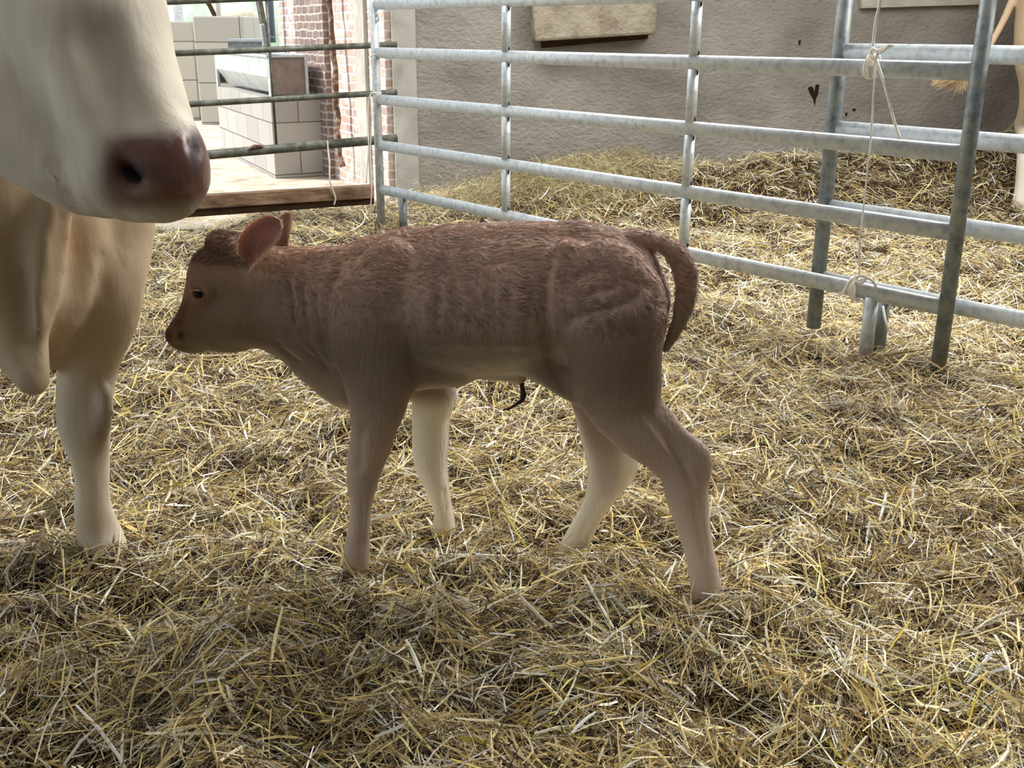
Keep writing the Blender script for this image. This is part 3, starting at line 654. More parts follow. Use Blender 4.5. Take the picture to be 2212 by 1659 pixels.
# trunk
cc([(806, 684, 154, 0, .68), (900, 668, 157, 0, .80), (1000, 656, 157, 0, .92), (1100, 652, 156, 0, .98), (1200, 648, 154, 0, .98), (1295, 644, 138, 0, 1.0), (1338, 652, 106, 0, 1.12)], .025)
cc([(1290, 568, 70, 0, 1.3), (1366, 566, 44, 0, 1.5)], .03)          # croup
cc([(1250, 522, 30, 0, 1.0), (1330, 532, 28, 0, 1.2)], .03)
cc([(880, 530, 22, 0, 1), (1000, 518, 22, 0, 1), (1140, 514, 22, 0, 1), (1235, 512, 22, 0, 1)], .05)   # spine
cc([(800, 558, 38, 0, .8), (860, 548, 34, 0, .8)], .05)              # withers
# neck and brisket
cc([(556, 640, 104, 0, .55), (640, 660, 126, 0, .56), (712, 676, 146, 0, .60), (800, 690, 156, 0, .62)], .02)
cc([(690, 790, 46, 0, .9), (748, 828, 54, 0, 1.1), (820, 830, 60, 0, 1.3)], .05)
# shoulder and thigh masses on both flanks
for s_ in (-1, 1):
    cc([(842, 560, 46, s_*.075, .7), (800, 660, 86, s_*.100, .55), (796, 740, 86, s_*.105, .56), (812, 810, 76, s_*.098, .62)], .018)
    cc([(1305, 575, 60, s_*.10, .75), (1318, 660, 118, s_*.112, .62), (1328, 760, 102, s_*.114, .62), (1340, 830, 88, s_*.108, .62)], .012)
    cc([(1222, 545, 26, s_*.108, .9), (1226, 600, 30, s_*.122, .6)], .04)      # hip bone
# ribs: faint ridges
for i, x in enumerate((930, 968, 1006, 1044, 1082, 1118)):
    cc([(x-10, 590, 2, -.105-.004*i, .8), (x+4, 640, 7, -.138-.0035*i, .8), (x+2, 730, 8, -.130-.003*i, .8)], .03)
# belly side: sheath tuft
cc([(1060, 790, 30, 0, 1.2), (1110, 803, 22, 0, 1), (1126, 820, 10, 0, 1)], .03)
cc([(1170, 790, 34, -.07, 1), (1215, 820, 34, -.07, 1), (1262, 850, 30, -.07, 1)], .04)   # flank fold
cc([(905, 800, 40, -.05, 1.2), (985, 800, 34, -.03, 1.2)], .04)
# head
cc([(482, 592, 62, 0, .95), (520, 602, 72, 0, .9), (566, 622, 86, 0, .66)], .014)
cc([(462, 598, 56, 0, 1.02), (454, 636, 53, 0, 1.02)], .014)
cc([(562, 660, 80, 0, .74), (500, 686, 76, 0, .78), (452, 700, 60, 0, .80), (420, 712, 44, 0, .84)], .014)
cc([(446, 654, 48, 0, .92), (420, 690, 37, 0, .95), (399, 712, 31, 0, 1.0)], .012)
cc([(394, 718, 31, 0, 1.12), (381, 722, 23, 0, 1.35)], .012)
cc([(386, 738, 16, 0, 1.6), (412, 746, 17, 0, 1.3), (440, 744, 15, 0, 1.3)], .008)
for s_ in (-1, 1):
    cc([(428, 622, 18, s_*.058, .7), (444, 626, 16, s_*.064, .7)], .02)        # brow
    cc([(520, 690, 48, s_*.040, .6), (560, 700, 42, s_*.036, .6)], .03)        # cheek
cc([(471, 520, 18, 0, 2.2), (500, 528, 24, 0, 2.0)], .03)
# near foreleg, far foreleg
NF = [(826, 800, 66, -.098, .75), (816, 870, 62, -.10, .75), (808, 920, 50, -.10, .8), (800, 962, 45, -.10, .82), (789, 1001, 40, -.10, .9), (782, 1043, 33, -.10, 1), (780, 1085, 24.5, -.10, 1), (777, 1134, 22.5, -.10, 1), (771, 1180, 26.5, -.10, 1), (769, 1215, 28, -.10, 1), (768, 1236, 24, -.10, 1)]
cc(NF, .022)
FF = [(900, 800, 60, .10, .75), (936, 846, 50, .115, .8), (932, 885, 42, .12, .85), (930, 930, 40, .125, .9), (930, 970, 39.5, .13, .9), (932, 1002, 36, .13, .95), (941, 1040, 28.5, .13, 1), (950, 1072, 22.5, .13, 1), (959, 1111, 21.5, .13, 1), (959, 1138, 25, .13, 1), (957, 1152, 23, .13, 1)]
cc(FF, .022)
NH = [(1335, 840, 88, -.10, .62), (1352, 885, 76, -.10, .66), (1392, 938, 60, -.105, .72), (1440, 985, 47, -.108, .8), (1474, 1018, 50, -.11, .75), (1483, 1062, 47, -.11, .78), (1493, 1115, 39, -.11, .85), (1505, 1168, 33, -.11, .9), (1518, 1225, 31, -.11, 1), (1526, 1275, 32, -.11, 1), (1530, 1296, 30, -.11, 1)]
cc(NH, .016)
cc([(1428, 890, 16, -.10, .8), (1470, 940, 17, -.108, .8), (1512, 984, 23, -.112, .8), (1514, 1020, 20, -.112, .8)], .022)
FH = [(1262, 790, 56, .06, .8), (1290, 860, 56, .06, .8), (1304, 920, 55, .065, .75), (1316, 985, 50, .07, .75), (1314, 1030, 43, .07, .8), (1290, 1085, 29, .07, .9), (1262, 1135, 27, .07, 1), (1240, 1178, 28, .07, 1), (1224, 1200, 26, .07, 1)]
cc(FH, .02)
cc([(1360, 960, 12, .07, 1), (1364, 1000, 15, .07, 1), (1340, 1040, 16, .07, 1)], .02)
cc([(1350, 880, 20, .06, 1), (1366, 950, 14, .07, 1), (1366, 1000, 13, .07, 1)], .02)
# tail
TL = [(1352, 512, 17, 0, 1.2), (1400, 519, 19, 0, 1.1), (1440, 532, 20, 0, 1), (1466, 558, 23, -.005, .75), (1480, 602, 23, -.01, .6), (1480, 646, 21, -.01, .6), (1469, 690, 17, -.01, .6), (1451, 728, 13, -.01, .6), (1437, 756, 8, -.005, .7)]
cc(TL, .008)
# grooves: flank, elbow, neck folds, mouth, nostril, eye
cc([(885, 800, 5, -.145, 1), (892, 850, 5, -.135, 1)], .02, True)
def chit(px, py):
    o = (CAMP-CO); d = ray(px, py); oL = np.array([o@ES, o@EW, o[2]]); dL = np.array([d@ES, d@EW, d[2]]); return cf.hit(oL, dL, 1.4, 3.4)
def cgroove(pts, r, k=.006, depth=0.0):
    P = [chit(*p) for p in pts]; P = [p for p in P if p is not None]
    cf.chain([(p+np.array([0, depth, 0]), r*mpp(cw(p)[0]), 1) for p in P], k, (0, 1, 0), True)
for (pts, r) in (([(624, 600), (632, 650), (640, 700)], 2.2), ([(652, 620), (660, 670), (668, 720)], 2.2), ([(680, 640), (688, 690), (700, 745)], 2.2),
                 ([(600, 740), (622, 764), (650, 784)], 2.6), ([(620, 716), (650, 752), (682, 780)], 2.6), ([(650, 716), (676, 752), (708, 800)], 2.6)):
    cgroove(pts, r, .014)
cgroove([(374, 747), (390, 744), (410, 748), (432, 751), (446, 748)], 1.8, .004)
cgroove([(388, 716), (393, 724), (390, 731)], 4.5, .005, .002)
EYE = chit(429, 636)
cf.seg(EYE+np.array([0, -.002, 0]), EYE+np.array([0, -.002, 0]), .0135, .0135, .008, sub=True)
cgroove([(1476, 1000), (1484, 1022), (1494, 1048)], 3.2, .014); cgroove([(1500, 1080), (1510, 1140), (1522, 1200)], 2.2, .014); cgroove([(1392, 880), (1440, 950), (1474, 996)], 2.4, .022)
cgroove([(782, 930), (778, 970), (776, 1010)], 3, .016); cgroove([(783, 1085), (784, 1130), (782, 1175)], 2.2, .012); cgroove([(1300, 1080), (1276, 1120), (1254, 1160)], 2.2, .012); cgroove([(958, 1060), (964, 1100)], 2, .012)
cgroove([(738, 575), (716, 625), (705, 690), (708, 740), (728, 800), (750, 860)], 3.0, .022)
cgroove([(1196, 548), (1182, 600), (1180, 680), (1190, 750), (1206, 815), (1226, 850)], 3.0, .03); cgroove([(882, 740), (888, 790), (890, 845)], 3.5, .012)
cgroove([(1236, 690), (1300, 668), (1370, 650)], 1.0, .03); cgroove([(1250, 600), (1300, 585), (1350, 600), (1400, 620)], 1.4, .03); cgroove([(1262, 640), (1330, 620), (1372, 640)], 1.0, .03)
cV, cQ = cf.mesh(4)
dn = 0.0016*vnoise3(cV*np.array([38, 38, 13]), 3)+0.0011*vnoise3(cV*90, 4)+0.003*vnoise3(cV*14, 8)
cNn = vnormals(cV, cQ); cV = cV+cNn*dn[:, None]; cNn = vnormals(cV, cQ)
def calf_color(V, n):
    px = cpx(V); X, Y = px[:, 0], px[:, 1]; z = V[:, 2]; w = V[:, 1]
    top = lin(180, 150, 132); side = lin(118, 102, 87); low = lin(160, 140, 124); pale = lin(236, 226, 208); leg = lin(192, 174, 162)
    c = side+(top-side)*sstep(z, .58, .78)[:, None]  # reddish back tone, also lightened to carry the light from above
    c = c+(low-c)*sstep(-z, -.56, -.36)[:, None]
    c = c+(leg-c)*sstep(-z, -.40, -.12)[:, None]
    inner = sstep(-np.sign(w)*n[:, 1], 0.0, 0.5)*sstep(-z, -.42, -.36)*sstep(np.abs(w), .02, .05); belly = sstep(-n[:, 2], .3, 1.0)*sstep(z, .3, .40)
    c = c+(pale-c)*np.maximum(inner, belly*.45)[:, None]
    nz = vnoise3(V*9, 21); c = c*(1+.28*nz)[:, None]
    hd = sstep(-V[:, 0], .56, .66)
    face = lin(122, 102, 82); c = c+(face-c)*(hd*.8)[:, None]
    poll = lin(118, 90, 74); d = np.maximum(sstep(-(Y-(X-400)*.1), -585, -560)*hd*sstep(-X, -530, -510), 0); c = c+(poll-c)*d[:, None]
    br = lin(92, 64, 44); d = sstep(-(X-(405-(Y-640)*.25)), -12, 0)*hd*sstep(Y, 640, 660)*sstep(-Y, -712, -700); c = c+(br-c)*(d*.8)[:, None]
    def spot(c, x, y, r, col, a): d = np.exp(-((X-x)**2+(Y-y)**2)/(r*r)); return c+(col-c)*(np.clip(d*a, 0, 1)*hd)[:, None]
    c = spot(c, 390, 724, 9, lin(70, 38, 24), 1.0); c = spot(c, 425, 638, 17, lin(176, 126, 112), .9)
    d = sstep(-V[:, 0], -cl(372, 720)[0]*1.0, -cl(360, 720)[0]); nose = lin(92, 60, 54)
    d = np.clip(sstep(-X, -378, -366)*hd*sstep(Y, 690, 700)*sstep(-Y, -745, -735), 0, 1); c = c+(nose-c)*d[:, None]
    th = np.exp(-((X-560)**2/900+(Y-590)**2/700))*hd*sstep(-w, 0, .03); c = c+(lin(196, 176, 152)-c)*(th*.8)[:, None]
    return np.clip(c, 0, 1)
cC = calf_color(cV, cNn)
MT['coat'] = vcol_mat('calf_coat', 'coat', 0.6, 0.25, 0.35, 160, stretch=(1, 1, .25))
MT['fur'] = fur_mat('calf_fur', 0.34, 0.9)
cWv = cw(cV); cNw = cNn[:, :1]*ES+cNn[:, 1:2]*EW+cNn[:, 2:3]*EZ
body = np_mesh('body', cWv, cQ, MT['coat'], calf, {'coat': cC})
def c_loc(P): Q_ = P-CO; return np.stack([Q_@ES, Q_@EW, Q_[:, 2]], 1)
def hd_w(L): return sstep(-L[:, 0], .54, .66)
def c_len(P, n):
    L = c_loc(P); z = L[:, 2]; h = hd_w(L)
    l = 0.0055+0.012*sstep(z, .56, .72); l = np.where(z < .33, .006, l); X = cpx(L)[:, 0]; Y = cpx(L)[:, 1]
    l = l*(1-h)+h*(0.0035+0.013*sstep(-(Y-(X-400)*.1), -575, -560)); return l
def c_dir(P, n):
    L = c_loc(P); z = L[:, 2]; h = hd_w(L)[:, None]
    back = sstep(z, .60, .74)[:, None]
    d = back*np.array([0.9, 0, -.35])+(1-back)*np.array([.30, 0, -1.0])
    low = sstep(-z, -.34, -.28)[:, None]; d = d*(1-low)+low*np.array([.05, 0, -1.0])
    rump = sstep(L[:, 0], .36, .44)[:, None]; d = d*(1-rump)+rump*np.array([.15, 0, -1.0])
    d = d*(1-h)+h*np.array([.9, 0, .25])
    return d[:, :1]*ES+d[:, 1:2]*EW+d[:, 2:3]*EZ
def c_lift(P, n):
    L = c_loc(P); return 0.12+0.20*sstep(L[:, 2], .58, .74)+0.25*hd_w(L)*sstep(L[:, 2], .56, .6)
fur('fur', cWv, cQ, cNw, cC, 190000, c_len, c_dir, c_lift, 0.9, 0.00046, MT['fur'], calf, 11, clumpf=34, lock=.0085, tintv=.19)
# ears
def ear(name, base, tip, wid, face, bulge, inner_c, outer_c, parent, frame, r0=.35, nseg=26, mseg=18, thick=.0035):
    base, tip, face = [np.array(v, float) for v in (base, tip, face)]
    ax = tip-base; L = np.linalg.norm(ax); ax /= L; face = face-ax*(face@ax); face /= np.linalg.norm(face); sd = np.cross(ax, face)
    V = []; Fc = []; C = []
    for lay in (0, 1):
        for i in range(nseg+1):
            t = i/nseg; wd = wid*(r0+(1-r0)*math.sin(min(1, t/.55)*math.pi/2))*math.sqrt(max(0, 1-max(0, (t-.55)/.45)**2.4))+.0005
            for j in range(mseg+1):
                u = -1+2*j/mseg; cup = (abs(u)**2)*bulge*math.sin(math.pi*min(1, t*.8+.2))*1.0
                p = base+ax*(t*L)+sd*(u*wd)+face*(cup+.012*math.sin(t*math.pi)-.006)-face*(thick*lay*(1-.9*abs(u)**6))
                V.append(p); e = abs(u)**3; hot = math.exp(-((t-.62)/.2)**2-((u+.25)/.3)**2)
                C.append((inner_c*(1-e)+outer_c*e)*(1-hot*.0)+hot*.25*lin(190, 96, 60) if lay == 0 else outer_c)
    g = lambda l, i, j: l*(nseg+1)*(mseg+1)+i*(mseg+1)+j
    for i in range(nseg):
        for j in range(mseg):
            Fc.append((g(0, i, j), g(0, i, j+1), g(0, i+1, j+1), g(0, i+1, j))); Fc.append((g(1, i, j), g(1, i+1, j), g(1, i+1, j+1), g(1, i, j+1)))
        Fc.append((g(0, i, 0), g(0, i+1, 0), g(1, i+1, 0), g(1, i, 0))); Fc.append((g(0, i, mseg), g(1, i, mseg), g(1, i+1, mseg), g(0, i+1, mseg)))
    V = np.array(V); W_ = frame(V); Q = np.array(Fc)
    o = np_mesh(name, W_, Q, MT['ear_skin'], parent, {'coat': np.clip(np.array(C), 0, 1)})
    return W_, Q, np.clip(np.array(C), 0, 1)
m_, nt_, b_ = newmat('ear_skin', .55, .3); a_ = N(nt_, 'ShaderNodeAttribute', attribute_name='coat'); nt_.links.new(a_.outputs['Color'], b_.inputs['Base Color'])
b_.inputs['Subsurface Weight'].default_value = .25; b_.inputs['Subsurface Radius'].default_value = (.012, .004, .002); b_.inputs['Subsurface Scale'].default_value = .6
MT['ear_skin'] = m_
inn = lin(128, 84, 74); out = lin(186, 156, 134)
EB = cl(530, 566, -.068); ET = cl(601, 478, -.135)
w1, q1, c1 = ear('ear', EB, ET, .037, (-.25, -1, .15), .022, inn, out, calf, cw, r0=.62)
EB2 = cl(612, 560, .05); ET2 = cl(616, 458, .105)
w2, q2, c2 = ear('ear', EB2, ET2, .027, (-.2, -.95, .2), .014, lin(128, 84, 72), out, calf, cw)
cf2 = Field((-.8, -.2, .4), (-.3, .2, .9), .01)
def ear_fur(w_, q_, c_, ETl, seed):
    n_ = vnormals(w_, q_); tipw = cw(ETl)[0]
    d = lambda P, n: (tipw-P)+n*0
    return fur('ear_fur', w_, q_, n_, np.clip(c_*1.15, 0, 1), 7000, lambda P, n: np.full(len(P), .009), d, lambda P, n: np.full(len(P), .35), .4, .0003, MT['fur'], calf, seed)
ear_fur(w1, q1, c1, ET, 5); ear_fur(w2, q2, c2, ET2, 6)
# eye
def ball(name, c, r, mat, parent, sx=(1, 1, 1), seg=24):
    V = []; Fc = []
    for i in range(seg+1):
        a = math.pi*i/seg
        for j in range(seg): b = 2*math.pi*j/seg; V.append((c[0]+r*sx[0]*math.sin(a)*math.cos(b), c[1]+r*sx[1]*math.sin(a)*math.sin(b), c[2]+r*sx[2]*math.cos(a)))
    for i in range(seg):
        for j in range(seg): Fc.append((i*seg+j, i*seg+(j+1) % seg, (i+1)*seg+(j+1) % seg, (i+1)*seg+j))
    return mesh_obj(name, V, Fc, mat, parent, True)
for s_ in (1, -1):
    e = np.array([EYE[0], EYE[1]*s_, EYE[2]]); ec = e+np.array([0, .0085*s_, 0]); ball('eye', cw(ec)[0], .0125, MT['eye'], calf, (1.05, 1, .92))
    rim = []
    for k in range(25):
        a = 2*math.pi*k/24; rim.append(cw(e+np.array([math.cos(a)*.0135, -.0005*s_, math.sin(a)*.0115]))[0])
    m = MB(); m.tube(rim, .0024, 8); m.build('eyelid', plain('eyelid_skin', srgb(128, 92, 84), .5), calf, True)
    m = MB()
    for k in range(22):
        a = math.pi*(.25+.6*k/21); p = e+np.array([math.cos(a)*.013, -.003*s_, math.sin(a)*.0115+.001]); q_ = p+np.array([-.010-.004*math.cos(a), -.010*s_, .002]); m.tube([cw(p)[0], cw((p+q_)/2+[0, 0, -.001])[0], cw(q_)[0]], [.0005, .0004, .0002], 4)
    m.build('eyelashes', plain('pale_lashes', srgb(200, 170, 150), .5), calf, True)
# cord
pts = [(1127, 818, 0), (1128, 838, -.005), (1131, 852, -.008), (1128, 865, -.008), (1116, 873, -.01), (1102, 882, -.012), (1086, 886, -.012)]
m = MB(); m.tube([cw(cl(*p))[0] for p in pts], [.006, .005, .0075, .006, .004, .003, .0015], 8); m.build('umbilical_cord', MT['cord'], calf, True)
# hooves (cloven), mostly sunk in the straw
def hoof(frame, c, d, L, wid, h, mat, parent, name='hoof'):
    d = np.array(d, float); d /= np.linalg.norm(d); n = np.array([-d[1], d[0], 0]); c = np.array(c, float)
    for s_ in (-1, 1):
        V = []; Fc = []; K = 14
        for (zz, sc, sh) in ((h, .80, -.12), (h*.5, .92, 0), (0, 1.0, .10)):
            for k in range(K):
                a = 2*math.pi*k/K; x = math.cos(a)*L*sc; y = math.sin(a)*wid*.5*sc*(1-.35*max(0, math.cos(a)))
                p = c+d*(x+sh*L)+n*(y+s_*wid*.52); V.append((p[0], p[1], c[2]+zz))
        for i in range(2):
            for k in range(K): Fc.append((i*K+k, (i+1)*K+k, (i+1)*K+(k+1) % K, i*K+(k+1) % K))
        Fc += [tuple(range(K)), tuple(range(2*K, 3*K))[::-1]]
        mesh_obj(name, frame(np.array(V)), Fc, mat, parent, True)
for (px, py, w_, r_, dd) in ((767, 1246, -.10, .040, (-1, -.1, 0)), (956, 1160, .13, .038, (-1, 0, 0)), (1528, 1310, -.11, .042, (-1, -.1, 0)), (1216, 1210, .07, .040, (-1, 0, 0))):
    c = cl(px, py, w_); hoof(cw, (c[0]-.004, w_, c[2]-.028), dd, r_, .030, .045, MT['hoof'], calf)

# ------------------------------------------------------------------ the cow at left
cow = thing('cow', (-1.3, 2.9, 0), 'cream adult cow at the left edge with lowered head and brown nose', 'cow')
wf = Field((-2.75, 1.35, -0.05), (-0.42, 4.75, 2.0), 0.0135)
def wc(pts, k=.04, sub=False): wf.chain([(at(p[0], p[1], p[3]), p[2]*mpp(at(p[0], p[1], p[3])), 1) for p in pts], k, None, sub)
def ww(pts, k=.06): wf.chain([(np.array(p[:3]), p[3], 1) for p in pts], k)
# trunk, neck, shoulders (world)
ww([(-1.30, 2.72, .92, .26), (-1.42, 2.95, .92, .33), (-1.70, 3.35, .92, .38), (-1.98, 3.75, .95, .37), (-2.15, 4.02, 1.02, .32)], .06)
ww([(-1.36, 2.75, 1.15, .24), (-1.55, 3.10, 1.2, .22), (-2.15, 4.05, 1.18, .22)], .08)
ww([(-1.30, 2.70, 1.12, .23), (-1.12, 2.42, 1.22, .20), (-1.00, 2.22, 1.36, .17)], .06)
wc([(60, 300, 190, 2.45), (50, 470, 150, 2.42), (60, 600, 110, 2.40)], .05)
# head
wc([(115, -190, 150, 2.02), (150, -60, 172, 1.98), (185, 30, 170, 1.95), (222, 130, 152, 1.92), (262, 230, 136, 1.89), (300, 310, 122, 1.86), (328, 362, 110, 1.84), (345, 384, 88, 1.82)], .03)
wc([(-10, 70, 190, 2.08), (40, 190, 178, 2.04), (120, 310, 120, 1.98), (190, 385, 80, 1.93), (290, 412, 60, 1.88)], .05)
wc([(356, 335, 80, 1.83), (372, 380, 74, 1.82), (350, 412, 56, 1.83)], .03)
wc([(268, 360, 70, 1.85), (280, 400, 62, 1.86)], .03)
# brisket, dewlap
wc([(64, 560, 96, 2.34), (90, 630, 84, 2.34), (60, 690, 66, 2.32)], .05)
wc([(118, 450, 40, 2.26), (106, 560, 36, 2.24), (95, 660, 30, 2.22), (84, 750, 23, 2.21), (77, 826, 15, 2.20)], .06)
wc([(10, 450, 80, 2.28), (-6, 600, 70, 2.26), (20, 700, 50, 2.24), (55, 775, 30, 2.22), (76, 822, 18, 2.20)], .05)
wc([(-60, 560, 90, 2.35), (-40, 680, 60, 2.3), (10, 760, 30, 2.24), (60, 815, 20, 2.21)], .05)
wc([(180, 470, 54, 2.40), (176, 560, 58, 2.38), (150, 640, 60, 2.37), (118, 720, 48, 2.36), (100, 780, 26, 2.35)], .03)
# foreleg in view
LG = [(235, 400, 100, 2.52), (232, 520, 92, 2.50), (228, 600, 82, 2.46), (220, 680, 76, 2.44), (196, 770, 64, 2.42), (184, 840, 59, 2.41), (182, 905, 56.5, 2.40), (187, 950, 49, 2.40), (194, 990, 40, 2.40), (198, 1045, 35.5, 2.40), (200, 1095, 38, 2.40), (208, 1135, 43, 2.40), (218, 1172, 49, 2.39), (222, 1190, 50, 2.38)]
wc(LG, .022)
wc([(228, 850, 14, 2.36), (226, 905, 18, 2.35), (214, 950, 14, 2.36)], .03)
# other three legs
def leg4(x, y, front, dx=0.0):
    if front: ww([(x, y, .75, .15), (x, y, .58, .10), (x, y-.01, .42, .075), (x, y, .30, .048), (x, y, .14, .050), (x, y-.01, .05, .062)], .03)
    else: ww([(x+.03, y-.05, .90, .22), (x, y, .66, .15), (x-.03, y+.09, .48, .08), (x-.03, y+.08, .32, .055), (x, y+.04, .14, .05), (x, y, .05, .06)], .03)
leg4(-1.50, 2.66, True); leg4(-1.80, 4.02, False); leg4(-2.28, 3.86, False)
ww([(-2.22, 4.30, 1.28, .05), (-2.26, 4.38, 1.1, .035), (-2.26, 4.38, .7, .022), (-2.26, 4.38, .45, .045)], .03)
# nostrils and mouth
def whit(px, py): return wf.hit(CAMP, ray(px, py), 1.5, 3.2)
def wg(pts, r, k=.01, depth=0.0):
    P = [whit(*p) for p in pts]; P = [(p+ray(*q_)*depth, r*mpp(p), 1) for p, q_ in zip(P, pts) if p is not None]
    if len(P) > 1: wf.chain(P, k, None, True)
PADC = whit(345, 375)
wg([(262, 352), (274, 370), (288, 384), (304, 392)], 12, .016, .002); wg([(272, 368), (288, 384), (298, 392)], 13, .012, .012); wg([(280, 378), (294, 388)], 12, .012, .03)
wg([(414, 296), (419, 314), (422, 334), (423, 358)], 6.5, .007, .005)
wg([(212, 430), (260, 446), (330, 454), (400, 442)], 3, .012)
wg([(60, 345), (85, 385), (128, 425)], 4, .02); wg([(118, 360), (140, 400), (150, 432)], 5, .03); wg([(205, 90), (235, 190), (262, 262)], 7, .09)
wg([(226, 560), (218, 640), (190, 702), (150, 745)], 7, .03); wg([(140, 480), (128, 560), (118, 640), (108, 740)], 8, .04); wg([(20, 520), (46, 640), (62, 760)], 6, .04)
wV, wQ = wf.mesh(4); wN = vnormals(wV, wQ)
wV = wV+wN*(0.007*vnoise3(wV*np.array([14, 14, 8]), 5)+0.0035*vnoise3(wV*np.array([36, 36, 16]), 6))[:, None]; wN = vnormals(wV, wQ)
def wpx(V): P = V-CAMP; z = P@CZA; return CX+F*(P@CXA)/z, CY-F*(P@CYA)/z
def cow_color(V, n):
    X, Y = wpx(V); front = V[:, 1] < 2.1
    c = np.tile(lin(208, 198, 178), (len(V), 1)); c = c*(1+.14*vnoise3(V*6, 31)+.10*vnoise3(V*22, 32))[:, None]
    st = vnoise3(V*np.array([60, 60, 11]), 77)*.16+vnoise3(V*np.array([25, 25, 7]), 78)*.16; c = c*(1+st)[:, None]; wm = lin(176, 148, 112); z = V[:, 2]; c = c+(wm-c)*(.7*sstep(z, .3, .6)*(~front))[:, None]
    face_shade = lin(150, 142, 134); d = np.exp(-(((X-250)/55.)**2+((Y-110)/120.)**2))*front; c = c+(face_shade-c)*(d*.55)[:, None]  # grey band down the face: shade painted into the coat colour
    def pb(c, x, y, rx, ry, col, a, m_=1, p=2): d = np.exp(-(np.abs((X-x)/rx)**p+np.abs((Y-y)/ry)**p))*a*m_; return c+(col-c)*np.clip(d, 0, 1)[:, None]
    pad = np.exp(-(((X-346)/118)**6+((Y-(366-(X-346)*.05))/80)**6))*front
    sk = lin(104, 74, 66); c = c+(sk-c)*np.clip(pad*1.3, 0, 1)[:, None]
    c = pb(c, 262, 375, 46, 60, lin(92, 56, 46), 1.2, front); c = pb(c, 340, 430, 120, 26, lin(150, 118, 96), .7, front)
    c = pb(c, 286, 378, 26, 22, lin(22, 12, 14), 1.4, front); c = pb(c, 421, 330, 10, 40, lin(40, 16, 13), 2.0, front)
    c = pb(c, 215, 925, 22, 46, lin(120, 94, 70), .7, ~front); c = pb(c, 205, 960, 30, 30, lin(150, 120, 92), .5, ~front)
    c = pb(c, 215, 1140, 70, 34, lin(176, 156, 128), .5, ~front); c = pb(c, 168, 520, 40, 70, lin(170, 130, 96), .55, ~front)
    wet = np.clip(pad*1.2, 0, 1)*(1-np.clip(1.6*np.exp(-((X-284)/34)**2-((Y-378)/34)**2), 0, 1))*sstep(X, 300, 360)*(1-np.clip(1.5*np.exp(-((X-423)/13)**2-((Y-332)/36)**2), 0, 1))
    return np.clip(c, 0, 1), wet
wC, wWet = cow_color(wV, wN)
MT['cowcoat'] = vcol_mat('cow_coat', 'coat', .62, .3, .22, 45, 'wet', stretch=(1, 1, .35))
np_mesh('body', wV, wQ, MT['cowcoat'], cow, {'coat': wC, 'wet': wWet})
def w_dir(P, n):
    d = np.tile(np.array([-.1, .1, -1.0]), (len(P), 1)); hd = (P[:, 1] < 2.13) & (P[:, 2] > .75); d[hd] = np.array([-.35, .25, .6]); return d
keep = lambda P: np.where(P[:, 1] < 2.75, 1.0, .12)*(1-np.clip(np.exp(-(((wpx(P)[0]-352)/108)**6+((wpx(P)[1]-372)/74)**6))*(P[:, 1] < 2.1)*1.3, 0, 1))
MT['cowfur'] = fur_mat('cow_fur', .5, .4)
fur('fur', wV, wQ, wN, wC, 190000, lambda P, n: np.full(len(P), .010), w_dir, lambda P, n: np.full(len(P), .09), .7, .0006, MT['cowfur'], cow, 23, keep, 5, .08, 26, .006, .16)
ident = lambda V: np.atleast_2d(V)
hc = at(222, 1222, 2.36); hoof(ident, (hc[0], hc[1], -.005), (.15, -1, 0), .062, .056, .05, MT['hoof'], cow)
for (x, y) in ((-1.50, 2.64), (-1.80, 4.02), (-2.28, 3.86)): hoof(ident, (x, y-.02, -.01), (.3, -1, 0), .06, .056, .06, MT['hoof'], cow)
for (x, y, z_) in ((-.88, 2.18, 1.52), (-1.17, 2.14, 1.55)):
    s_ = 1 if x > -1 else -1
    ear('ear', (x, y, z_), (x+.20*s_, y+.10, z_-.03), .06, (0, -1, -.1), .03, lin(200, 160, 140), lin(220, 205, 180), cow, ident)
for px_, py_ in ((305, -70), (30, -40)):
    e = whit(px_, py_)
    if e is not None: ball('eye', e+ray(px_, py_)*.008, .019, MT['eye'], cow)

# ------------------------------------------------------------------ the cow at right, behind the panels
cow2 = thing('cow', (4.4, 7.9, 0), 'pale tan cow hindquarters at the right edge with its tail swung out behind the panels', 'cow')
hf = Field((3.2, 7.0, -0.1), (6.7, 8.9, 2.05), 0.0175)
def hc_(pts, k=.03): hf.chain([(at(p[0], p[1], p[3]), p[2]*mpp(at(p[0], p[1], p[3])), 1) for p in pts], k)
hc_([(2310, -50, 104, 7.95), (2290, 40, 90, 7.87), (2276, 110, 78, 7.8), (2262, 170, 56, 7.8), (2238, 225, 34, 7.85), (2219, 268, 24, 7.95), (2218, 300, 20, 7.9), (2214, 350, 17, 7.8), (2211, 400, 17.5, 7.75), (2207, 440, 20, 7.7)])
hc_([(2208, 262, 14, 8.0), (2206, 276, 13, 8.0)])
for p in ([(4.9, 8.0, 1.25, .30), (5.4, 8.0, 1.15, .38), (6.1, 8.0, 1.15, .36)], [(4.55, 8.0, 1.35, .2), (4.9, 8.0, 1.35, .25)], [(4.7, 8.35, 1.0, .2), (4.72, 8.4, .7, .1), (4.8, 8.4, .5, .06), (4.75, 8.4, .25, .055)],
          [(5.9, 7.8, .9, .16), (5.9, 7.8, .6, .09), (5.9, 7.8, .25, .055)], [(5.9, 8.25, .9, .16), (5.9, 8.25, .6, .09), (5.9, 8.25, .25, .055)]):
    hf.chain([(np.array(q_[:3]), q_[3], 1) for q_ in p], .05)
hc_([(2212, -55, 14, 8.05), (2192, -10, 10, 8.0), (2172, 35, 8.5, 7.95), (2150, 78, 7.5, 7.9), (2128, 118, 7, 7.85), (2104, 150, 8, 7.8), (2085, 170, 8, 7.8)], .015)
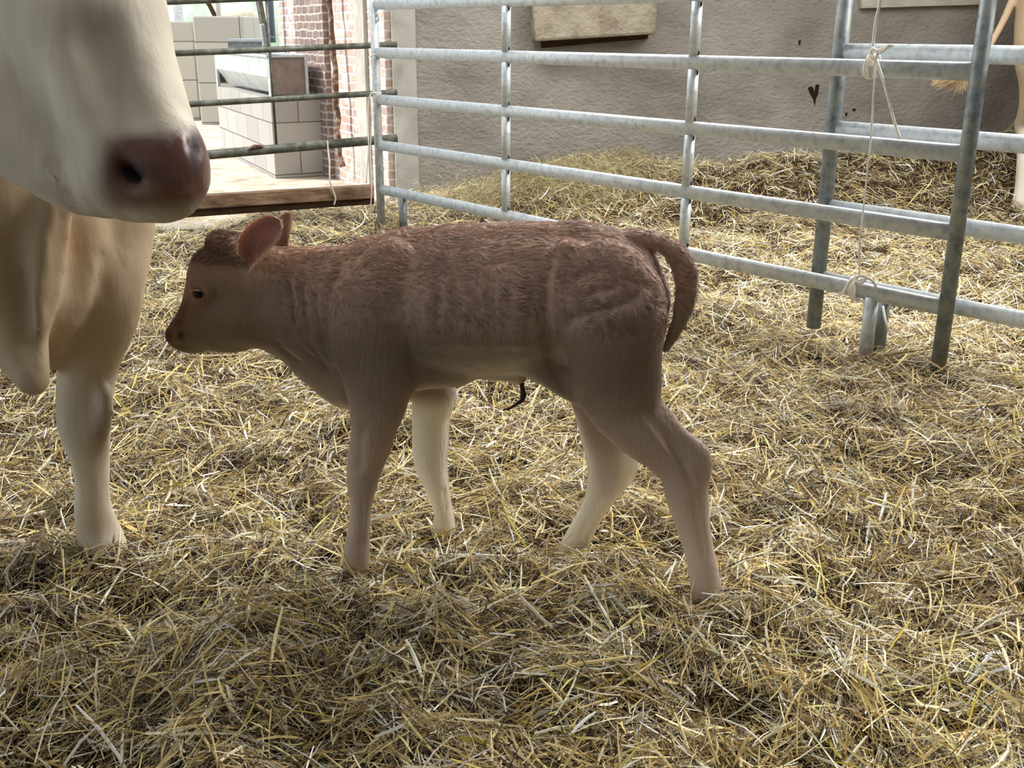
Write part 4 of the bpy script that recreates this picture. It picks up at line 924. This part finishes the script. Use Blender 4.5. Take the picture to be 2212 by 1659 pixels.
hV, hQ = hf.mesh(3); hN = vnormals(hV, hQ); hC = np.tile(lin(206, 182, 150), (len(hV), 1))*(1+.15*vnoise3(hV*8, 3))[:, None]
hC = hC+(lin(214, 204, 188)-hC)*sstep(-hV[:, 2], -.75, -.5)[:, None]
hX, hY = wpx(hV); d_ = sstep(-hX, -2120, -2095)[:, None]; hC = hC+(lin(200, 164, 116)-hC)*d_
MT['tancoat'] = vcol_mat('tan_coat', 'coat', .65, .25)
np_mesh('body', hV, hQ, MT['tancoat'], cow2, {'coat': np.clip(hC, 0, 1)})
pts = []; NT = 700; npt = 6; rg = np.random.default_rng(3); arr = np.zeros((NT, npt, 3))
for i in range(NT):
    t0 = rg.random(); s0 = at(2100-22*t0+rg.normal(0, 2), 156+14*t0+rg.normal(0, 3), 7.8); e0 = at(2075-58*rg.random()-10*t0, 172+16*rg.random()+4*rg.normal(), 7.78+.06*rg.normal())
    if rg.random() < .4: e0 = at(2070+rg.normal(0, 18), 188+rg.normal(0, 8), 7.78)
    md = (s0+e0)/2+np.array([0, 0, .02])
    for j in range(npt): t = j/(npt-1); arr[i, j] = (1-t)**2*s0+2*t*(1-t)*md+t*t*e0
cv = bpy.data.hair_curves.new('tail_tuft'); cv.add_curves([npt]*NT); cv.attributes['position'].data.foreach_set('vector', arr.astype(np.float32).ravel())
ra = cv.attributes.get('radius') or cv.attributes.new('radius', 'FLOAT', 'POINT'); ra.data.foreach_set('value', np.tile(np.linspace(.0014, .0005, npt), NT).astype(np.float32))
ca = cv.attributes.new('coat', 'FLOAT_COLOR', 'CURVE'); q_ = np.ones((NT, 4), np.float32); q_[:, :3] = lin(218, 192, 150)*(1+rg.normal(0, .25, (NT, 1))); ca.data.foreach_set('color', np.clip(q_, 0, 1).ravel())
o = bpy.data.objects.new('tail_tuft', cv); COL.objects.link(o); cv.materials.append(MT['fur']); o.parent = cow2; o.matrix_parent_inverse = Matrix.Translation(-Vector(cow2.location))
hp = at(2205, 455, 7.68); hoof(ident, (hp[0], hp[1], hp[2]-.045), (-1, -.2, 0), .07, .06, .06, MT['hoof'], cow2)
# ------------------------------------------------------------------ straw
ylim = lambda x: 8.15-1.35*sstep(-x, 1.65, 2.1)-.3*sstep(-x, 2.6, 3.5)
def terrain(x, y):
    z = 0.060*vnoise2(x*.9+5, y*.9+9, 1)+0.075*vnoise2(x*2.4+3, y*2.4, 2)+0.085*vnoise2(x*5.5, y*5.5, 3)+0.062*vnoise2(x*13, y*13, 4)
    near = sstep(-y, -3.2, -2.0); z = z*(0.75+0.35*near)
    dw = (wall_y(x)-y)
    side = sstep(x, -.7, 1.0)
    h = (0.05+0.27*side+0.16*sstep(x, 2.0, 4.2))*sstep(-dw, -1.5, -.25)
    h = h+0.10*np.exp(-((x-.2)/.5)**2-((y-7.6)/.5)**2)
    # fall away toward the yard at left beyond the fence
    yard = sstep(y-(7.0+0.25*np.maximum(x+2.2, -3)), -.4, .5)*sstep(-x, .78, 1.0)
    z = z*(1-yard*.8)+h-.008*yard
    # trodden close to the feet so the legs stand on the bed
    for (fx, fy, zz) in ((-.30, 2.28, 0.0), (-.13, 2.50, .0), (.40, 2.17, .0), (.12, 2.37, .01), (-.98, 2.33, .03)):
        g_ = np.exp(-((x-fx)**2+(y-fy)**2)/.012); z = z*(1-g_)+zz*g_
    return z
nx, ny = 330, 330
gx = np.linspace(-5.2, 6.6, nx); gy = np.concatenate([np.linspace(-.6, 3.2, 170), np.linspace(3.22, 9.6, 160)])
X, Y = np.meshgrid(gx, gy, indexing='ij'); Z = terrain(X, Y)-.04
V = np.stack([X, Y, Z], -1).reshape(-1, 3); ii, jj = np.meshgrid(np.arange(nx-1), np.arange(ny-1), indexing='ij'); b0_ = (ii*ny+jj).ravel()
Q = np.stack([b0_, b0_+ny, b0_+ny+1, b0_+1], 1)
cq = V[Q].mean(1); inb = (cq[:, 1] < wall_y(cq[:, 0])-.0) & ((cq[:, 0] > -.9) | (cq[:, 1] < ylim(cq[:, 0])))
Q = Q[inb]; bed = np_mesh('straw_bed', V, Q, MT['bed']); tag(bed, 'dark trodden bedding layer under the loose straw of the pens', 'bedding', kind='stuff')
def straw(name, n, region, lens, wids, pitch, lift, cols, seed, seg=3, mat=None, curl=.12):
    rg = np.random.default_rng(seed); x, y = region(rg, n); ok = (y < wall_y(x)-.03); x = x[ok]; y = y[ok]; n = len(x)
    L = np.clip(rg.lognormal(np.log(lens[0]), lens[1], n), .008, lens[2]); Wd = np.clip(rg.lognormal(np.log(wids[0]), wids[1], n), .0006, .008)
    cl_ = vnoise2(x*3.1, y*3.1, 41)*6.0                       # neighbouring stalks share a lie
    az = np.where(rg.random(n) < .35, cl_+rg.normal(0, .5, n), rg.random(n)*2*math.pi)
    e = .012; sx = (terrain(x+e, y)-terrain(x-e, y))/(2*e); sy = (terrain(x, y+e)-terrain(x, y-e))/(2*e)
    dx = np.cos(az); dy = np.sin(az); pt = rg.normal(0, pitch, n); dz = dx*sx*.7+dy*sy*.7+np.tan(np.clip(pt, -1.2, 1.2))
    D = np.stack([dx, dy, dz], 1); D /= np.linalg.norm(D, axis=1)[:, None]
    lo_ = np.abs(D[:, 2])*L*.5
    z = terrain(x, y)+rg.normal(0, 1, n)*lift[0]+lift[1]+lo_*.45
    C = np.stack([x, y, z], 1); S = np.cross(D, rg.normal(0, 1, (n, 3))*.35+np.array([0, 0, 1])); S /= np.linalg.norm(S, axis=1)[:, None]; U = np.cross(S, D)
    bend = rg.normal(0, curl, n)*L; bs = rg.normal(0, curl, n)*L; kink = rg.random(n)
    K = seg+1; V = np.zeros((n, K, 3, 3)); flat = rg.uniform(.25, .9, n)
    for i in range(K):
        t = i/seg-.5; p = C+D*(L*t)[:, None]+U*(bend*(.25-t*t)*2)[:, None]+S*(bs*(.25-t*t)*2)[:, None]
        tw = 1.0 if seg < 3 else (1-.35*(abs(t)*2)**3)
        for j, a in enumerate((math.pi/2, math.pi*7/6, math.pi*11/6)):
            V[:, i, j] = p+S*(math.cos(a)*Wd*tw*.6)[:, None]+U*(math.sin(a)*Wd*tw*.6*flat)[:, None]
    base = (np.arange(n)*K*3)[:, None]; Qs = []
    for i in range(seg):
        for j in range(3): Qs.append(np.stack([base[:, 0]+i*3+j, base[:, 0]+i*3+(j+1) % 3, base[:, 0]+(i+1)*3+(j+1) % 3, base[:, 0]+(i+1)*3+j], 1))
    Q = np.concatenate(Qs)
    cols_ = np.array([c[:3] for c, _ in cols]); pr = np.array([p for _, p in cols]); pr = pr/pr.sum()
    c = cols_[rg.choice(len(cols_), n, p=pr)]*np.clip(rg.normal(1, .18, (n, 1)), .4, 1.5)
    patch = vnoise2(x*1.7, y*1.7, 55); c = c*(1+.35*patch[:, None])
    CC = np.repeat(np.clip(c, 0, .95), K*3, axis=0)
    o = np_mesh(name, V.reshape(-1, 3), Q, mat or MT['straw'], None, {'coat': CC}); o.data.polygons.foreach_set('use_smooth', np.zeros(len(Q), bool)); return o
m_, nt_, b_ = newmat('straw', .38, .5); a_ = N(nt_, 'ShaderNodeAttribute', attribute_name='coat'); nt_.links.new(a_.outputs['Color'], b_.inputs['Base Color']); MT['straw'] = m_
def fan(y0, y1, pw_=0.0, k=.55, pad=.6, xmin=None):
    def f(rg, n):
        u = rg.random(n)
        y = y0*(y1/y0)**u if pw_ == 0 else (y0**pw_+(y1**pw_-y0**pw_)*u)**(1/pw_)
        x = (rg.random(n)*2-1)*(k*y+pad); ok = (x > -.86) | (y < ylim(x)-.05); return x[ok], y[ok]
    return f
GOLD = [(srgb(232, 208, 148), 3.4), (srgb(244, 233, 202), 2.6), (srgb(190, 160, 108), 2.2), (srgb(132, 106, 74), 2.2), (srgb(82, 62, 42), 2.6), (srgb(240, 236, 222), 1.0), (srgb(172, 160, 132), 2), (srgb(46, 34, 24), 2.8), (srgb(200, 172, 90), .4)]
PALE = [(srgb(238, 216, 150), 3), (srgb(248, 238, 206), 2.4), (srgb(204, 182, 126), 2.4), (srgb(246, 244, 236), 1), (srgb(170, 140, 84), 1.2), (srgb(206, 190, 80), .35)]
DARK = [(srgb(94, 78, 58), 3), (srgb(144, 128, 100), 3), (srgb(56, 45, 34), 2), (srgb(194, 180, 148), 2.5), (srgb(216, 208, 186), 1.6)]
o = straw('fine_chaff', 210000, fan(1.25, 8.6, .55), (.035, .5, .09), (.0010, .3), .45, (.016, -.016), DARK, 101, 2, curl=.2); tag(o, 'fine brown chaff and short broken stems spread through the bedding', 'chaff', kind='stuff')
o = straw('straw', 330000, fan(1.25, 8.8, .6), (.046, .5, .15), (.0017, .45), .38, (.016, -.006), GOLD, 102, 3); tag(o, 'loose golden straw covering the floor of both pens', 'straw', kind='stuff')
o = straw('long_straw', 42000, fan(1.25, 8.8, .5), (.085, .4, .22), (.0038, .38), .28, (.012, .006), PALE, 103, 3, curl=.08); tag(o, 'long pale straw stalks lying on top of the bedding', 'straw', kind='stuff')
# thin scatter beyond the fence and hay wisps along the wall foot
def yardscatter(rg, n):
    x = rg.uniform(-4.2, -.95, n); y = ylim(x)-.6+rg.random(n)**1.8*2.6; return x, y
_t = terrain; terrain = lambda x, y: 0*x-.022
o = straw('scattered_straw', 7000, yardscatter, (.05, .5, .13), (.0026, .3), .08, (.003, .002), PALE, 104, 2); tag(o, 'thin scatter of straw on the pale concrete just beyond the pipe fence', 'straw', kind='stuff')
terrain = _t
def heap(rg, n):
    x = rg.normal(.25, .45, n); y = wall_y(x)-.6+rg.normal(0, .28, n); return x, y
o = straw('hay_heap', 14000, heap, (.10, .4, .2), (.0014, .3), .35, (.03, .02), [(srgb(170, 156, 110), 3), (srgb(128, 116, 78), 3), (srgb(196, 186, 142), 2), (srgb(92, 80, 50), 1.5)], 105, 3, curl=.35); tag(o, 'soft grey green hay heaped at the foot of the back wall behind the panel', 'hay', kind='stuff')
